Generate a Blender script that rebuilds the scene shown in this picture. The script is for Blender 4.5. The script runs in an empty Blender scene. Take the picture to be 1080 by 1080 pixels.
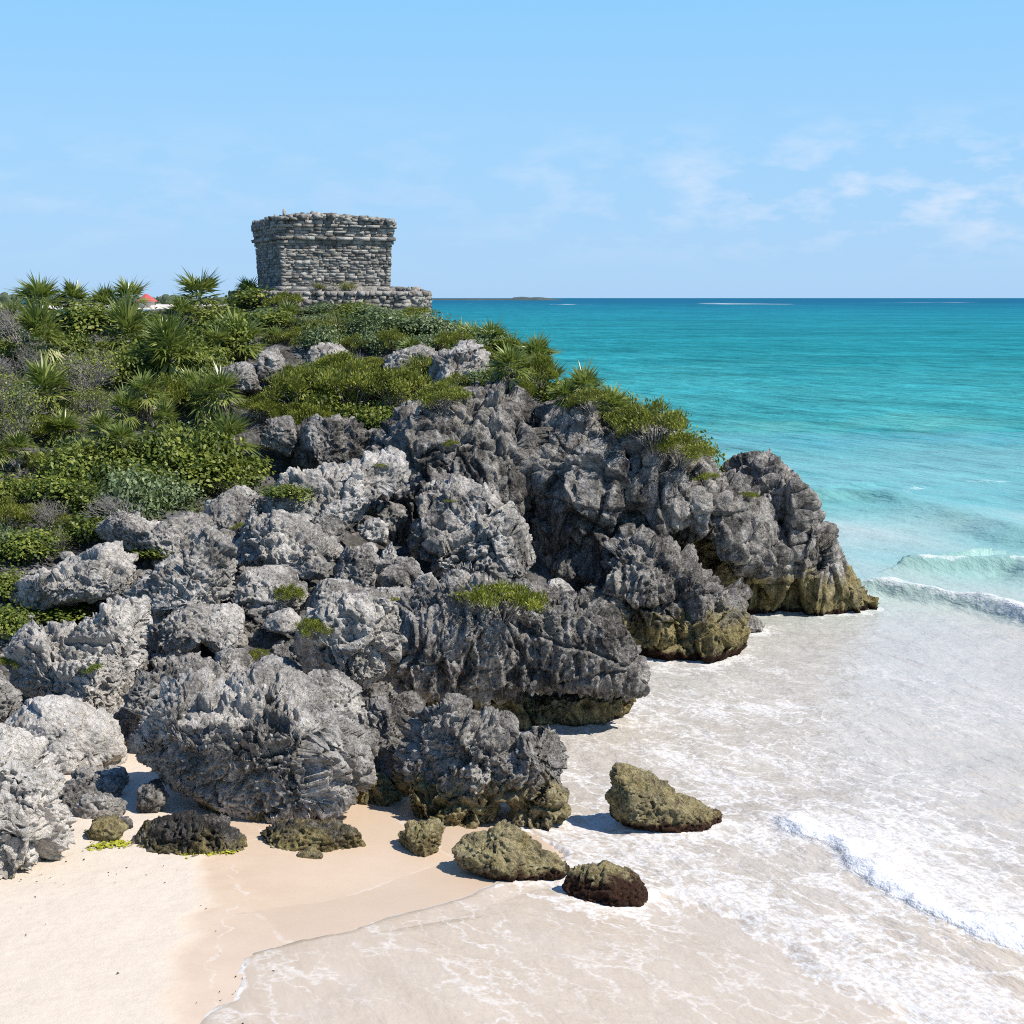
import bpy, bmesh, math, random, time
import numpy as np
from mathutils import Vector, Matrix
from mathutils.bvhtree import BVHTree
T_START = time.time()
random.seed(7)
RNG = np.random.default_rng(7)
C = bpy.context.scene.collection
R = math.radians

# ---------------------------------------------------------------- camera
CAM_H, F_PX = 11.0, 1662.0
PITCH = math.atan((540 - 314) / F_PX)
cam = bpy.data.cameras.new('camera')
cam.sensor_width = 36.0
cam.lens = 36.0 * F_PX / 1080.0
cam.clip_start, cam.clip_end = 0.5, 60000.0
cam_o = bpy.data.objects.new('camera', cam)
C.objects.link(cam_o)
cam_o.location = (0, 0, CAM_H)
cam_o.rotation_euler = (math.pi / 2 - PITCH, 0, 0)
bpy.context.scene.camera = cam_o

# ---------------------------------------------------------------- sky and sun
SUN_DIR = Vector((0.60, -0.19, 0.78)).normalized()
SUN_EL = math.asin(SUN_DIR.z)
SUN_AZ = math.atan2(SUN_DIR.x, SUN_DIR.y)
world = bpy.data.worlds.new("World")
bpy.context.scene.world = world
world.use_nodes = True
nt = world.node_tree
nt.nodes.clear()
w_out = nt.nodes.new('ShaderNodeOutputWorld')
w_bg = nt.nodes.new('ShaderNodeBackground')
w_bg.inputs['Strength'].default_value = 0.105
sky = nt.nodes.new('ShaderNodeTexSky')
sky.sky_type = 'NISHITA'
sky.sun_disc = False
sky.sun_elevation = SUN_EL
sky.sun_rotation = SUN_AZ
sky.altitude = 0
sky.air_density = 1.0
sky.dust_density = 0.3
sky.ozone_density = 2.2
nt.links.new(w_bg.outputs[0], w_out.inputs[0])
# thin low clouds over the sea, a noise on the view direction
tc = nt.nodes.new('ShaderNodeTexCoord')
mp = nt.nodes.new('ShaderNodeMapping')
mp.inputs['Scale'].default_value = (14.0, 14.0, 36.0)
mp.inputs['Location'].default_value = (3.1, 0.4, 0.0)
nt.links.new(tc.outputs['Generated'], mp.inputs['Vector'])
cn = nt.nodes.new('ShaderNodeTexNoise')
cn.inputs['Scale'].default_value = 1.6
cn.inputs['Detail'].default_value = 9
cn.inputs['Roughness'].default_value = 0.58
nt.links.new(mp.outputs[0], cn.inputs['Vector'])
cr = nt.nodes.new('ShaderNodeMapRange')
cr.inputs['From Min'].default_value = 0.46
cr.inputs['From Max'].default_value = 0.78
nt.links.new(cn.outputs['Fac'], cr.inputs['Value'])
sx = nt.nodes.new('ShaderNodeSeparateXYZ')
nt.links.new(tc.outputs['Generated'], sx.inputs[0])
band = nt.nodes.new('ShaderNodeValToRGB')      # clouds stand in a low band over the horizon
e = band.color_ramp.elements
e[0].position = 0.015; e[0].color = (0, 0, 0, 1)
e[1].position = 0.05; e[1].color = (1, 1, 1, 1)
x1 = e.new(0.075); x1.color = (1, 1, 1, 1)
x2 = e.new(0.12); x2.color = (0.0, 0.0, 0.0, 1)
nt.links.new(sx.outputs['Z'], band.inputs[0])
side = nt.nodes.new('ShaderNodeMapRange')       # more of them to the east, over open sea
side.inputs['From Min'].default_value = -0.02
side.inputs['From Max'].default_value = 0.24
side.inputs['To Min'].default_value = 0.25
side.inputs['To Max'].default_value = 1.0
nt.links.new(sx.outputs['X'], side.inputs['Value'])
m1 = nt.nodes.new('ShaderNodeMath'); m1.operation = 'MULTIPLY'
m2 = nt.nodes.new('ShaderNodeMath'); m2.operation = 'MULTIPLY'
m3 = nt.nodes.new('ShaderNodeMath'); m3.operation = 'MULTIPLY'
m3.inputs[1].default_value = 0.7
nt.links.new(cr.outputs[0], m1.inputs[0]); nt.links.new(band.outputs[0], m1.inputs[1])
nt.links.new(m1.outputs[0], m2.inputs[0]); nt.links.new(side.outputs[0], m2.inputs[1])
nt.links.new(m2.outputs[0], m3.inputs[0])
cmix = nt.nodes.new('ShaderNodeMix'); cmix.data_type = 'RGBA'
cmix.inputs['B'].default_value = (7.5, 7.4, 8.0, 1)
nt.links.new(m3.outputs[0], cmix.inputs['Factor'])
tint = nt.nodes.new('ShaderNodeMix'); tint.data_type = 'RGBA'; tint.blend_type = 'MULTIPLY'
tint.inputs['Factor'].default_value = 1.0
tint.inputs['B'].default_value = (1.0, 1.0, 1.0, 1)
nt.links.new(sky.outputs[0], tint.inputs['A'])
grad = nt.nodes.new('ShaderNodeValToRGB')       # clear tropical air: pale blue low, azure higher
ge = grad.color_ramp.elements
ge[0].position = 0.0; ge[0].color = (0.365, 0.610, 0.920, 1)
ge[1].position = 0.40; ge[1].color = (0.10, 0.28, 0.66, 1)
g3 = ge.new(1.0); g3.color = (0.05, 0.16, 0.45, 1)
g1 = ge.new(0.10); g1.color = (0.335, 0.628, 0.955, 1)
g2 = ge.new(0.19); g2.color = (0.260, 0.605, 0.975, 1)
nt.links.new(sx.outputs['Z'], grad.inputs[0])
gsc = nt.nodes.new('ShaderNodeVectorMath'); gsc.operation = 'SCALE'
gsc.inputs['Scale'].default_value = 8.2
nt.links.new(grad.outputs[0], gsc.inputs[0])
smix = nt.nodes.new('ShaderNodeMix'); smix.data_type = 'RGBA'
smix.inputs['Factor'].default_value = 0.88
nt.links.new(tint.outputs['Result'], smix.inputs['A']); nt.links.new(gsc.outputs[0], smix.inputs['B'])
nt.links.new(smix.outputs['Result'], cmix.inputs['A'])
nt.links.new(cmix.outputs['Result'], w_bg.inputs['Color'])

sun = bpy.data.lights.new('sun', 'SUN')
sun.energy = 5.0
sun.angle = R(0.53)
sun.color = (1.0, 0.95, 0.88)
sun_o = bpy.data.objects.new('sun', sun)
C.objects.link(sun_o)
sun_o.rotation_euler = (-SUN_DIR).to_track_quat('-Z', 'Y').to_euler()

vs = bpy.context.scene.view_settings
vs.view_transform = 'Standard'
vs.look = 'None'
vs.exposure = 0.30
vs.gamma = 1.0

# ---------------------------------------------------------------- pixel to place
FWD = Vector((0, math.cos(PITCH), -math.sin(PITCH)))
UP = Vector((0, math.sin(PITCH), math.cos(PITCH)))
EYE = Vector((0, 0, CAM_H))
def ray(px, py):
    return Vector((1, 0, 0)) * ((px - 540) / F_PX) + UP * ((540 - py) / F_PX) + FWD
def at(px, py, Y):
    d = ray(px, py)
    return EYE + d * (Y / d.y)
def lean_hit(px, py, Y, z0, lean):
    """where the sight line meets the plane y = Y + lean*(z - z0)"""
    d = ray(px, py)
    t = (Y + lean * (CAM_H - z0)) / (d.y - lean * d.z)
    return EYE + d * t
def ground(px, py, z=0.0):
    d = ray(px, py)
    return EYE + d * ((z - CAM_H) / d.z)
SN = np.array([0.87, 0.493])                    # the seaward direction of the beach
SN /= np.linalg.norm(SN)
ST = np.array([-SN[1], SN[0]])                  # along the shore
def shore_z(s):
    return np.interp(s, [-40, 0, 9, 16.8, 30, 60, 200], [2.2, 1.15, 0.66, 0.0, -1.0, -2.0, -4.0])
def on_beach(px, py):
    z = 0.3
    for _ in range(12):
        p = ground(px, py, z)
        z = max(0.0, float(shore_z(p.x * SN[0] + p.y * SN[1])))
    return Vector((p.x, p.y, z))
def st_line(pts):
    q = [on_beach(*p) for p in pts]
    s = np.array([p.x * SN[0] + p.y * SN[1] for p in q])
    t = np.array([p.x * ST[0] + p.y * ST[1] for p in q])
    k = np.argsort(t)
    return t[k], s[k]

# ---------------------------------------------------------------- noise
_pr = np.random.default_rng(3)
_PERM = _pr.permutation(256).astype(np.int32)
_PERM = np.concatenate([_PERM, _PERM, _PERM])
_G = _pr.normal(size=(256, 3)); _G /= np.linalg.norm(_G, axis=1)[:, None]
_G = _G.astype(np.float32)
def _pn(P):
    I = np.floor(P)
    f = (P - I).astype(np.float32)
    I = I.astype(np.int32) & 255
    u = f * f * f * (f * (f * 6 - 15) + 10)
    x, y, z = I[:, 0], I[:, 1], I[:, 2]
    x1, y1, z1 = (x + 1) & 255, (y + 1) & 255, (z + 1) & 255
    fx, fy, fz = f[:, 0], f[:, 1], f[:, 2]
    def g(xi, yi, zi, dx, dy, dz):
        h = _PERM[_PERM[_PERM[xi] + yi] + zi]
        v = _G[h]
        return v[:, 0] * (fx - dx) + v[:, 1] * (fy - dy) + v[:, 2] * (fz - dz)
    ux, uy, uz = u[:, 0], u[:, 1], u[:, 2]
    a = g(x, y, z, 0, 0, 0); a += ux * (g(x1, y, z, 1, 0, 0) - a)
    b = g(x, y1, z, 0, 1, 0); b += ux * (g(x1, y1, z, 1, 1, 0) - b)
    a += uy * (b - a)
    c = g(x, y, z1, 0, 0, 1); c += ux * (g(x1, y, z1, 1, 0, 1) - c)
    d = g(x, y1, z1, 0, 1, 1); d += ux * (g(x1, y1, z1, 1, 1, 1) - d)
    c += uy * (d - c)
    return (a + uz * (c - a)) * 1.5
def pn(P, off=0.0):
    P = np.asarray(P, np.float32) + np.float32(off)
    if len(P) <= 60000: return _pn(P)
    return np.concatenate([_pn(P[i:i + 60000]) for i in range(0, len(P), 60000)])
def sstep(a, b, x):
    t = np.clip((x - a) / (b - a), 0, 1)
    return t * t * (3 - 2 * t)

# ---------------------------------------------------------------- objects
def tag(o, label=None, cat=None, group=None, kind=None):
    if label: o['label'] = label
    if cat: o['category'] = cat
    if group: o['group'] = group
    if kind: o['kind'] = kind
    return o
def mesh_from(name, V, Q=None, Tri=None, attrs=None, smooth=False):
    me = bpy.data.meshes.new(name)
    V = np.asarray(V, np.float32)
    nq = 0 if Q is None else len(Q)
    ntr = 0 if Tri is None else len(Tri)
    me.vertices.add(len(V)); me.vertices.foreach_set('co', V.ravel())
    parts = []
    if nq: parts.append(np.asarray(Q, np.int32).ravel())
    if ntr: parts.append(np.asarray(Tri, np.int32).ravel())
    loops = np.concatenate(parts)
    me.loops.add(len(loops)); me.loops.foreach_set('vertex_index', loops)
    me.polygons.add(nq + ntr)
    st = np.concatenate([np.arange(nq) * 4, nq * 4 + np.arange(ntr) * 3]).astype(np.int32)
    me.polygons.foreach_set('loop_start', st)
    me.update(calc_edges=True)
    if attrs:
        for k, v in attrs.items():
            a = me.attributes.new(k, 'FLOAT', 'POINT')
            a.data.foreach_set('value', np.asarray(v, np.float32))
    if smooth:
        me.polygons.foreach_set('use_smooth', np.ones(nq + ntr, bool))
    me.validate()
    return me
def link(name, me, mat=None, parent=None, loc=None):
    o = bpy.data.objects.new(name, me)
    C.objects.link(o)
    if mat is not None and me is not None and not me.materials: me.materials.append(mat)
    if parent: o.parent = parent
    if loc is not None: o.location = loc
    return o
def copy_tree(o, parent=None):
    c = o.copy(); C.objects.link(c)
    if parent: c.parent = parent
    for k in [k for k in bpy.data.objects if k.parent == o]:
        copy_tree(k, c)
    return c

# ---------------------------------------------------------------- materials
def mat_new(name):
    m = bpy.data.materials.new(name); m.use_nodes = True
    n = m.node_tree; n.nodes.clear()
    out = n.nodes.new('ShaderNodeOutputMaterial')
    b = n.nodes.new('ShaderNodeBsdfPrincipled')
    n.links.new(b.outputs[0], out.inputs[0])
    return m, n, b, out
class NG:
    """small helper that writes node graphs"""
    def __init__(s, n): s.n = n
    def l(s, a, b): s.n.links.new(a, b)
    def put(s, sock, v):
        if hasattr(v, 'is_output') or isinstance(v, bpy.types.NodeSocket): s.l(v, sock)
        elif isinstance(v, (tuple, list)) and len(v) == 3 and sock.type == 'RGBA': sock.default_value = (*v, 1)
        else: sock.default_value = v
    def math(s, op, a, b=0.0, c=None, clamp=False):
        x = s.n.nodes.new('ShaderNodeMath'); x.operation = op; x.use_clamp = clamp
        s.put(x.inputs[0], a); s.put(x.inputs[1], b)
        if c is not None: s.put(x.inputs[2], c)
        return x.outputs[0]
    def mix(s, f, a, b, mode='MIX'):
        x = s.n.nodes.new('ShaderNodeMix'); x.data_type = 'RGBA'; x.blend_type = mode
        s.put(x.inputs['Factor'], f); s.put(x.inputs['A'], a); s.put(x.inputs['B'], b)
        return x.outputs['Result']
    def rng(s, v, a, b, c=0.0, d=1.0, smooth=False):
        x = s.n.nodes.new('ShaderNodeMapRange')
        if smooth: x.interpolation_type = 'SMOOTHSTEP'
        s.put(x.inputs['Value'], v)
        s.put(x.inputs['From Min'], a); s.put(x.inputs['From Max'], b)
        s.put(x.inputs['To Min'], c); s.put(x.inputs['To Max'], d)
        return x.outputs[0]
    def pos(s):
        g = s.n.nodes.new('ShaderNodeNewGeometry'); return g.outputs['Position']
    def map(s, v, scale=(1, 1, 1), rot=(0, 0, 0), loc=(0, 0, 0)):
        x = s.n.nodes.new('ShaderNodeMapping'); s.l(v, x.inputs['Vector'])
        x.inputs['Scale'].default_value = scale; x.inputs['Rotation'].default_value = rot; x.inputs['Location'].default_value = loc
        return x.outputs[0]
    def noise(s, v, scale, detail=4, rough=0.55, dist=0.0, color=False):
        x = s.n.nodes.new('ShaderNodeTexNoise'); s.l(v, x.inputs['Vector'])
        x.inputs['Scale'].default_value = scale; x.inputs['Detail'].default_value = detail
        x.inputs['Roughness'].default_value = rough; x.inputs['Distortion'].default_value = dist
        return x.outputs['Color' if color else 'Fac']
    def voro(s, v, scale, feature='F1', rand=1.0):
        x = s.n.nodes.new('ShaderNodeTexVoronoi'); s.l(v, x.inputs['Vector'])
        x.feature = feature; x.inputs['Scale'].default_value = scale; x.inputs['Randomness'].default_value = rand
        return x.outputs['Distance']
    def attr(s, name, kind='GEOMETRY', out='Fac'):
        x = s.n.nodes.new('ShaderNodeAttribute'); x.attribute_name = name; x.attribute_type = kind
        return x.outputs[out]
    def ramp(s, f, stops, interp='LINEAR'):
        x = s.n.nodes.new('ShaderNodeValToRGB'); s.put(x.inputs[0], f)
        x.color_ramp.interpolation = interp
        el = x.color_ramp.elements
        while len(el) < len(stops): el.new(0.5)
        for k, (p, c) in zip(el, stops): k.position = p; k.color = (*c, 1)
        return x.outputs[0]
    def sep(s, v):
        x = s.n.nodes.new('ShaderNodeSeparateXYZ'); s.l(v, x.inputs[0]); return x.outputs
    def vadd(s, a, b, op='ADD'):
        x = s.n.nodes.new('ShaderNodeVectorMath'); x.operation = op
        s.put(x.inputs[0], a); s.put(x.inputs[1], b); return x.outputs[0]
    def vscale(s, a, k):
        x = s.n.nodes.new('ShaderNodeVectorMath'); x.operation = 'SCALE'
        s.put(x.inputs[0], a); s.put(x.inputs['Scale'], k); return x.outputs[0]
    def bump(s, h, strength=1.0, dist=0.1, normal=None):
        x = s.n.nodes.new('ShaderNodeBump'); x.inputs['Strength'].default_value = strength
        x.inputs['Distance'].default_value = dist; s.put(x.inputs['Height'], h)
        if normal is not None: s.l(normal, x.inputs['Normal'])
        return x.outputs[0]

def rock_material(name, light, dark, tide_on=True):
    m, n, b, out = mat_new(name); g = NG(n)
    P = g.pos()
    big = g.noise(P, 0.55, 5, 0.6)
    mid = g.noise(P, 2.6, 6, 0.65, 0.4)
    streak = g.noise(g.map(P, (1.0, 1.0, 0.16)), 2.6, 6, 0.68, 0.3)
    fine = g.noise(P, 15.0, 6, 0.7)
    speck = g.noise(P, 42.0, 3, 0.7)
    f = g.math('ADD', g.math('MULTIPLY', big, 0.95), g.math('MULTIPLY', mid, 0.95))
    f = g.math('ADD', f, g.math('MULTIPLY', streak, 0.85))
    f = g.math('ADD', f, g.math('MULTIPLY', fine, 0.95))
    f = g.math('ADD', f, g.math('MULTIPLY', speck, 0.60))
    f = g.math('ADD', f, g.math('MULTIPLY', g.attr('tone', 'OBJECT'), 0.6))
    f = g.rng(f, 1.74, 2.54)
    col = g.ramp(f, [(0.0, dark), (0.25, tuple(d * .70 + l * .30 for d, l in zip(dark, light))),
                     (0.60, tuple(d * .25 + l * .75 for d, l in zip(dark, light))), (1.0, tuple(min(1, l * 1.25) for l in light))])
    stn = g.rng(g.noise(g.map(P, (1, 1, .5)), 1.25, 8, 0.70, 0.3), 0.485, 0.60)
    stn = g.math('MULTIPLY', stn, g.math('SUBTRACT', 0.78, g.math('MULTIPLY', g.attr('tone', 'OBJECT'), 0.75)), clamp=True)
    col = g.mix(stn, col, g.vscale(col, 0.30))
    # ochre weathering in patches
    och = g.rng(g.noise(P, 0.9, 5, 0.6, 0.5), 0.60, 0.78)
    col = g.mix(g.math('MULTIPLY', och, 0.30), col, (0.34, 0.27, 0.19))
    if tide_on:
        z = g.sep(P)[2]
        zz = g.math('ADD', z, g.math('MULTIPLY', g.math('SUBTRACT', g.noise(g.map(P, (1, 1, .5)), 1.5, 6, 0.68), 0.5), 2.8))
        tide = g.attr('tide', 'OBJECT')
        al = g.rng(zz, g.math('SUBTRACT', tide, 0.35), g.math('ADD', tide, 0.35), 1.0, 0.0, True)
        ac = g.ramp(g.math('ADD', g.math('MULTIPLY', g.noise(P, 3.0, 6, 0.72), 0.6), g.math('MULTIPLY', g.noise(P, 19.0, 4, 0.7), 0.4)), [(0.34, (0.045, 0.036, 0.018)), (0.45, (0.19, 0.145, 0.052)), (0.55, (0.40, 0.325, 0.125)), (0.68, (0.60, 0.53, 0.30))])
        col = g.mix(g.math('MULTIPLY', al, 0.80), col, ac)
        wd = g.attr('weed', 'OBJECT')
        z2 = g.math('ADD', z, g.math('MULTIPLY', g.math('SUBTRACT', g.noise(P, 3.0, 5, 0.7), 0.5), 0.55))
        we = g.rng(z2, g.math('SUBTRACT', wd, 0.10), g.math('ADD', wd, 0.08), 1.0, 0.0, True)
        wc = g.ramp(g.noise(P, 14, 4, 0.7), [(0.3, (0.018, 0.010, 0.007)), (0.6, (0.07, 0.032, 0.018)), (0.8, (0.13, 0.075, 0.035))])
        col = g.mix(we, col, wc)
    n.links.new(col, b.inputs['Base Color'])
    b.inputs['Roughness'].default_value = 0.92
    b.inputs['Specular IOR Level'].default_value = 0.18
    Wp = g.vadd(P, g.vscale(g.noise(P, 5.0, 1, 0.5, 0, True), 0.16))
    h1 = g.math('ABSOLUTE', g.math('SUBTRACT', g.noise(Wp, 6.0, 6, 0.68), 0.5))
    h2 = g.voro(Wp, 9.0)
    h3 = g.noise(Wp, 34.0, 3, 0.7)
    h = g.math('ADD', g.math('MULTIPLY', h1, -1.5), g.math('MULTIPLY', h2, 0.55))
    h = g.math('ADD', h, g.math('MULTIPLY', h3, 0.55))
    n.links.new(g.bump(h, 1.0, 0.12), b.inputs['Normal'])
    return m
M_ROCK = rock_material('limestone', (0.645, 0.60, 0.535), (0.068, 0.062, 0.055))

# ---------------------------------------------------------------- rocks
def ico(sub):
    bm = bmesh.new(); bmesh.ops.create_icosphere(bm, subdivisions=sub, radius=1.0)
    V = np.array([v.co[:] for v in bm.verts], np.float64)
    T = np.array([[v.index for v in f.verts] for f in bm.faces], np.int32)
    bm.free(); return V, T
ICO = ico(6)
ICO_S = ico(3)
def blob(outline, Y, T, lean=0.15, blocky=2.7, facets=9, cut=(0.74, 0.94), rng=None, zbase=None, grow=1.05):
    """a closed lump with the outline's silhouette at its own distance Y and thickness 2T"""
    rng = rng or np.random.default_rng(1)
    lo = max(outline, key=lambda p: p[1])
    z0 = at(lo[0], lo[1], Y).z
    W = np.array([lean_hit(px, py, Y, z0, lean)[:] for px, py in outline])
    # outline in the leaned plane: (x, z)
    x, z = W[:, 0], W[:, 2]
    a = x * np.roll(z, -1) - np.roll(x, -1) * z
    A = a.sum() / 2
    cx = ((x + np.roll(x, -1)) * a).sum() / (6 * A); cz = ((z + np.roll(z, -1)) * a).sum() / (6 * A)
    th = np.linspace(-math.pi, math.pi, 361)[:-1]
    r = np.zeros(360)
    for i in range(len(x)):
        x0, z0_, x1, z1 = x[i] - cx, z[i] - cz, x[(i + 1) % len(x)] - cx, z[(i + 1) % len(x)] - cz
        dx, dz = np.cos(th), np.sin(th)
        ex, ez = x1 - x0, z1 - z0_
        den = dx * ez - dz * ex
        den = np.where(np.abs(den) < 1e-9, 1e-9, den)
        t = (x0 * ez - z0_ * ex) / den
        u = (x0 * dz - z0_ * dx) / den
        ok = (t > 0) & (u >= 0) & (u <= 1)
        r = np.where(ok & (t > r), t, r)
    r[r == 0] = np.median(r)
    k = np.array([1, 2, 3, 2, 1]) / 9.0
    r = np.convolve(np.concatenate([r[-2:], r, r[:2]]), k, 'valid')
    V, Tri = ICO
    rho = np.hypot(V[:, 0], V[:, 2]); ang = np.arctan2(V[:, 2], V[:, 0])
    rr = np.interp(ang, np.concatenate([th, [math.pi]]), np.concatenate([r, r[:1]]))
    rr = rr * grow
    tq = np.arcsin(np.clip(np.abs(V[:, 1]), 0, 1)) / (math.pi / 2)
    ja = rng.uniform(-.07, .07, 4)
    kt = [0, .30, .62, .84, 1.0]
    if blocky < 2.3: gs, ds = [1, .90, .62, .34, 0], [0, .35, .75, .95, 1.05]
    else: gs, ds = [1, .99, .76 + ja[0], .50 + ja[1], 0], [0, .42 + ja[2], .86, 1.0 + ja[3] * .5, 1.06]
    pr = np.interp(tq, kt, gs); pd = np.sign(V[:, 1]) * np.interp(tq, kt, ds)
    P = np.stack([np.cos(ang) * pr * rr, pd * T, np.sin(ang) * pr * rr], 1)
    for _ in range(max(2, facets - 2)):
        nrm = rng.normal(size=3) * (0.8, 0.7, 0.8) + (0, -0.60, 0.15)
        nrm /= np.linalg.norm(nrm)
        d = P @ nrm
        k_ = abs(nrm[1]) ** 1.3
        lim = d.max() * (rng.uniform(.90, .99) * (1 - k_) + rng.uniform(cut[0] - .10, cut[1] - .04) * k_)
        over = np.maximum(d - lim, 0)
        P -= over[:, None] * nrm * 0.985
    P[:, 1] += Y + lean * (P[:, 2] + cz - at(lo[0], lo[1], Y).z)
    P[:, 0] += cx; P[:, 2] += cz
    return P, Tri, math.sqrt(abs(A) / math.pi)
def remesh(parts, voxel):
    Vs, Ts, k = [], [], 0
    for V, T in parts:
        Vs.append(V); Ts.append(T + k); k += len(V)
    me = mesh_from('tmp', np.concatenate(Vs), None, np.concatenate(Ts))
    o = bpy.data.objects.new('tmp', me); C.objects.link(o)
    md = o.modifiers.new('r', 'REMESH'); md.mode = 'VOXEL'; md.voxel_size = voxel; md.adaptivity = 0
    dg = bpy.context.evaluated_depsgraph_get()
    ev = o.evaluated_get(dg)
    m2 = bpy.data.meshes.new_from_object(ev)
    bpy.data.objects.remove(o); bpy.data.meshes.remove(me)
    return m2
def cells(P, off, jitter=0.9):
    """nearest random cell of each point: distance vector, a random tilt per cell, gap to the second nearest"""
    P = np.asarray(P, np.float32) + np.float32(off)
    outs = []
    for i in range(0, len(P), 50000):
        p = P[i:i + 50000]; I = np.floor(p).astype(np.int32); f = p - I
        best = np.full(len(p), 9.0, np.float32); sec = best.copy(); bv = np.zeros((len(p), 3), np.float32); bh = np.zeros(len(p), np.int32)
        for a in (-1, 0, 1):
            for b in (-1, 0, 1):
                for c in (-1, 0, 1):
                    h = _PERM[_PERM[_PERM[(I[:, 0] + a) & 255] + ((I[:, 1] + b) & 255)] + ((I[:, 2] + c) & 255)]
                    v = _G[h] * (0.5 * jitter) + np.array((a + .5, b + .5, c + .5), np.float32) - f
                    d = (v * v).sum(1)
                    nb = d < best
                    sec = np.where(nb, best, np.minimum(sec, d)); best = np.where(nb, d, best)
                    bv[nb] = v[nb]; bh[nb] = h[nb]
        outs.append((bv, bh, np.sqrt(sec) - np.sqrt(best)))
    return np.concatenate([o[0] for o in outs]), np.concatenate([o[1] for o in outs]), np.concatenate([o[2] for o in outs])
def rockify(me, size, seed, vf=(1, 1, 1), amp=1.0, rough=1.0, flute=0.0, joints=0, flats=5, cellamp=1.5):
    n = len(me.vertices)
    P = np.empty(n * 3, np.float32); me.vertices.foreach_get('co', P); P = P.reshape(-1, 3)
    N = np.empty(n * 3, np.float32); me.vertices.foreach_get('normal', N); N = N.reshape(-1, 3)
    Q = P * np.array(vf, np.float32) + np.float32(seed * 7.31)
    k = min(1.0, size / 1.6)
    w = np.stack([pn(Q * 1.3, 11.3), pn(Q * 1.3, 47.7), pn(Q * 1.3, 83.1)], 1)
    W = Q + w * 0.16
    d = pn(Q * 0.5, 3.3) * 0.10 * k
    # broken faces: each cell of the stone is a tilted plane of its own
    for fq, am, of in ((0.50, 0.25 * cellamp, 13.0), (1.15, 0.15 * cellamp, 27.0), (2.8, 0.065, 39.0)):
        if fq < 1 and size < 1.0: continue
        v, h, gap = cells(W * fq, of)
        tl = _G[(h * 7 + 31) & 255]
        d += ((v * tl).sum(1) * 1.5 + tl[:, 0] * 0.18) * am * k
        d -= am * 0.35 * k * np.exp(-(gap / 0.04) ** 2)
    if flute:
        Fq = P * np.array([1, 1, 0.16], np.float32)
        d += (0.4 - np.abs(pn(Fq * 3.6, 5.5)) * 1.8) * 0.15 * flute
    jr = np.random.default_rng(seed + 900)
    span = P.max(0) - P.min(0); c0 = (P.max(0) + P.min(0)) / 2
    nj = joints or (3 if size < 1 else 6)
    for i in range(nj):                          # joints and bedding planes, one side a little proud of the other
        nv = jr.normal(size=3) * ((.25, .25, 1) if i % 2 == 0 else (1, .8, .18)); nv = (nv / np.linalg.norm(nv)).astype(np.float32)
        q = (c0 + span * jr.uniform(-.38, .38, 3)).astype(np.float32)
        ds = (P - q) @ nv + w[:, 0] * .14 + pn(P * 2.2, 17.0 + i) * .05
        d += np.tanh(ds / .05) * jr.uniform(-.07, .07) * k - jr.uniform(.08, .20) * k * np.exp(-(ds / jr.uniform(.025, .05)) ** 2)
    P = P + N * (d * amp)[:, None]
    for i in range(flats):                       # broken flat faces cut off the rough skin
        nv = jr.normal(size=3) * (.9, .6, .8) + (0, -.75, .25); nv = (nv / np.linalg.norm(nv)).astype(np.float32)
        dd = P @ nv
        lim = np.quantile(dd, jr.uniform(.86, .97)) + pn(P * 1.7, 23.0 + i) * .05
        over = np.maximum(dd - lim, 0)
        P = P - (over * jr.uniform(.72, .92))[:, None] * nv
    hd = np.zeros(n, np.float32)
    m = 0.15 + 0.85 * sstep(-0.2, 0.35, pn(Q * 0.7, 61.0))
    hd += (0.38 - np.abs(pn(W * 4.2, 31.0)) * 1.7) * 0.105 * m * rough * min(1, k * 1.5)
    hd += (0.38 - np.abs(pn(W * 9.0, 41.0)) * 1.7) * 0.066 * m * rough
    hd -= 0.12 * k * sstep(0.20, 0.36, pn(W * 4.6, 71.0)) * m * rough
    pm = sstep(-.05, .30, pn(Q * 1.25, 64.0))
    Wf = W + np.stack([pn(Q * 3.1, 12.0), pn(Q * 3.1, 48.0), pn(Q * 3.1, 84.0)], 1) * .10
    hd -= (0.095 * sstep(0.14, 0.30, pn(Wf * 8.0, 75.0)) * pm + 0.05 * sstep(0.1, .28, pn(Wf * 14.0, 77.0)) * (1 - pm)) * rough - 0.015
    hd -= 0.16 * k * sstep(0.30, 0.42, pn(Wf * np.float32(2.3), 79.0)) * rough
    P = P + N * (hd * amp)[:, None]
    me.vertices.foreach_set('co', P.ravel()); me.update()
def place_mesh(me, loc):
    n = len(me.vertices)
    P = np.empty(n * 3, np.float32); me.vertices.foreach_get('co', P); P = P.reshape(-1, 3) - np.array(loc, np.float32)
    me.vertices.foreach_set('co', P.ravel())
    me.polygons.foreach_set('use_smooth', np.ones(len(me.polygons), bool)); me.update()
ALL_ROCKS = []
sc_ = bpy.context.scene
sc_.render.engine = 'CYCLES'
sc_.cycles.max_bounces = 5
sc_.cycles.diffuse_bounces = 3
sc_.cycles.glossy_bounces = 2
sc_.cycles.transmission_bounces = 2
sc_.cycles.use_denoising = False
sc_.cycles.filter_width = 1.05
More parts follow.
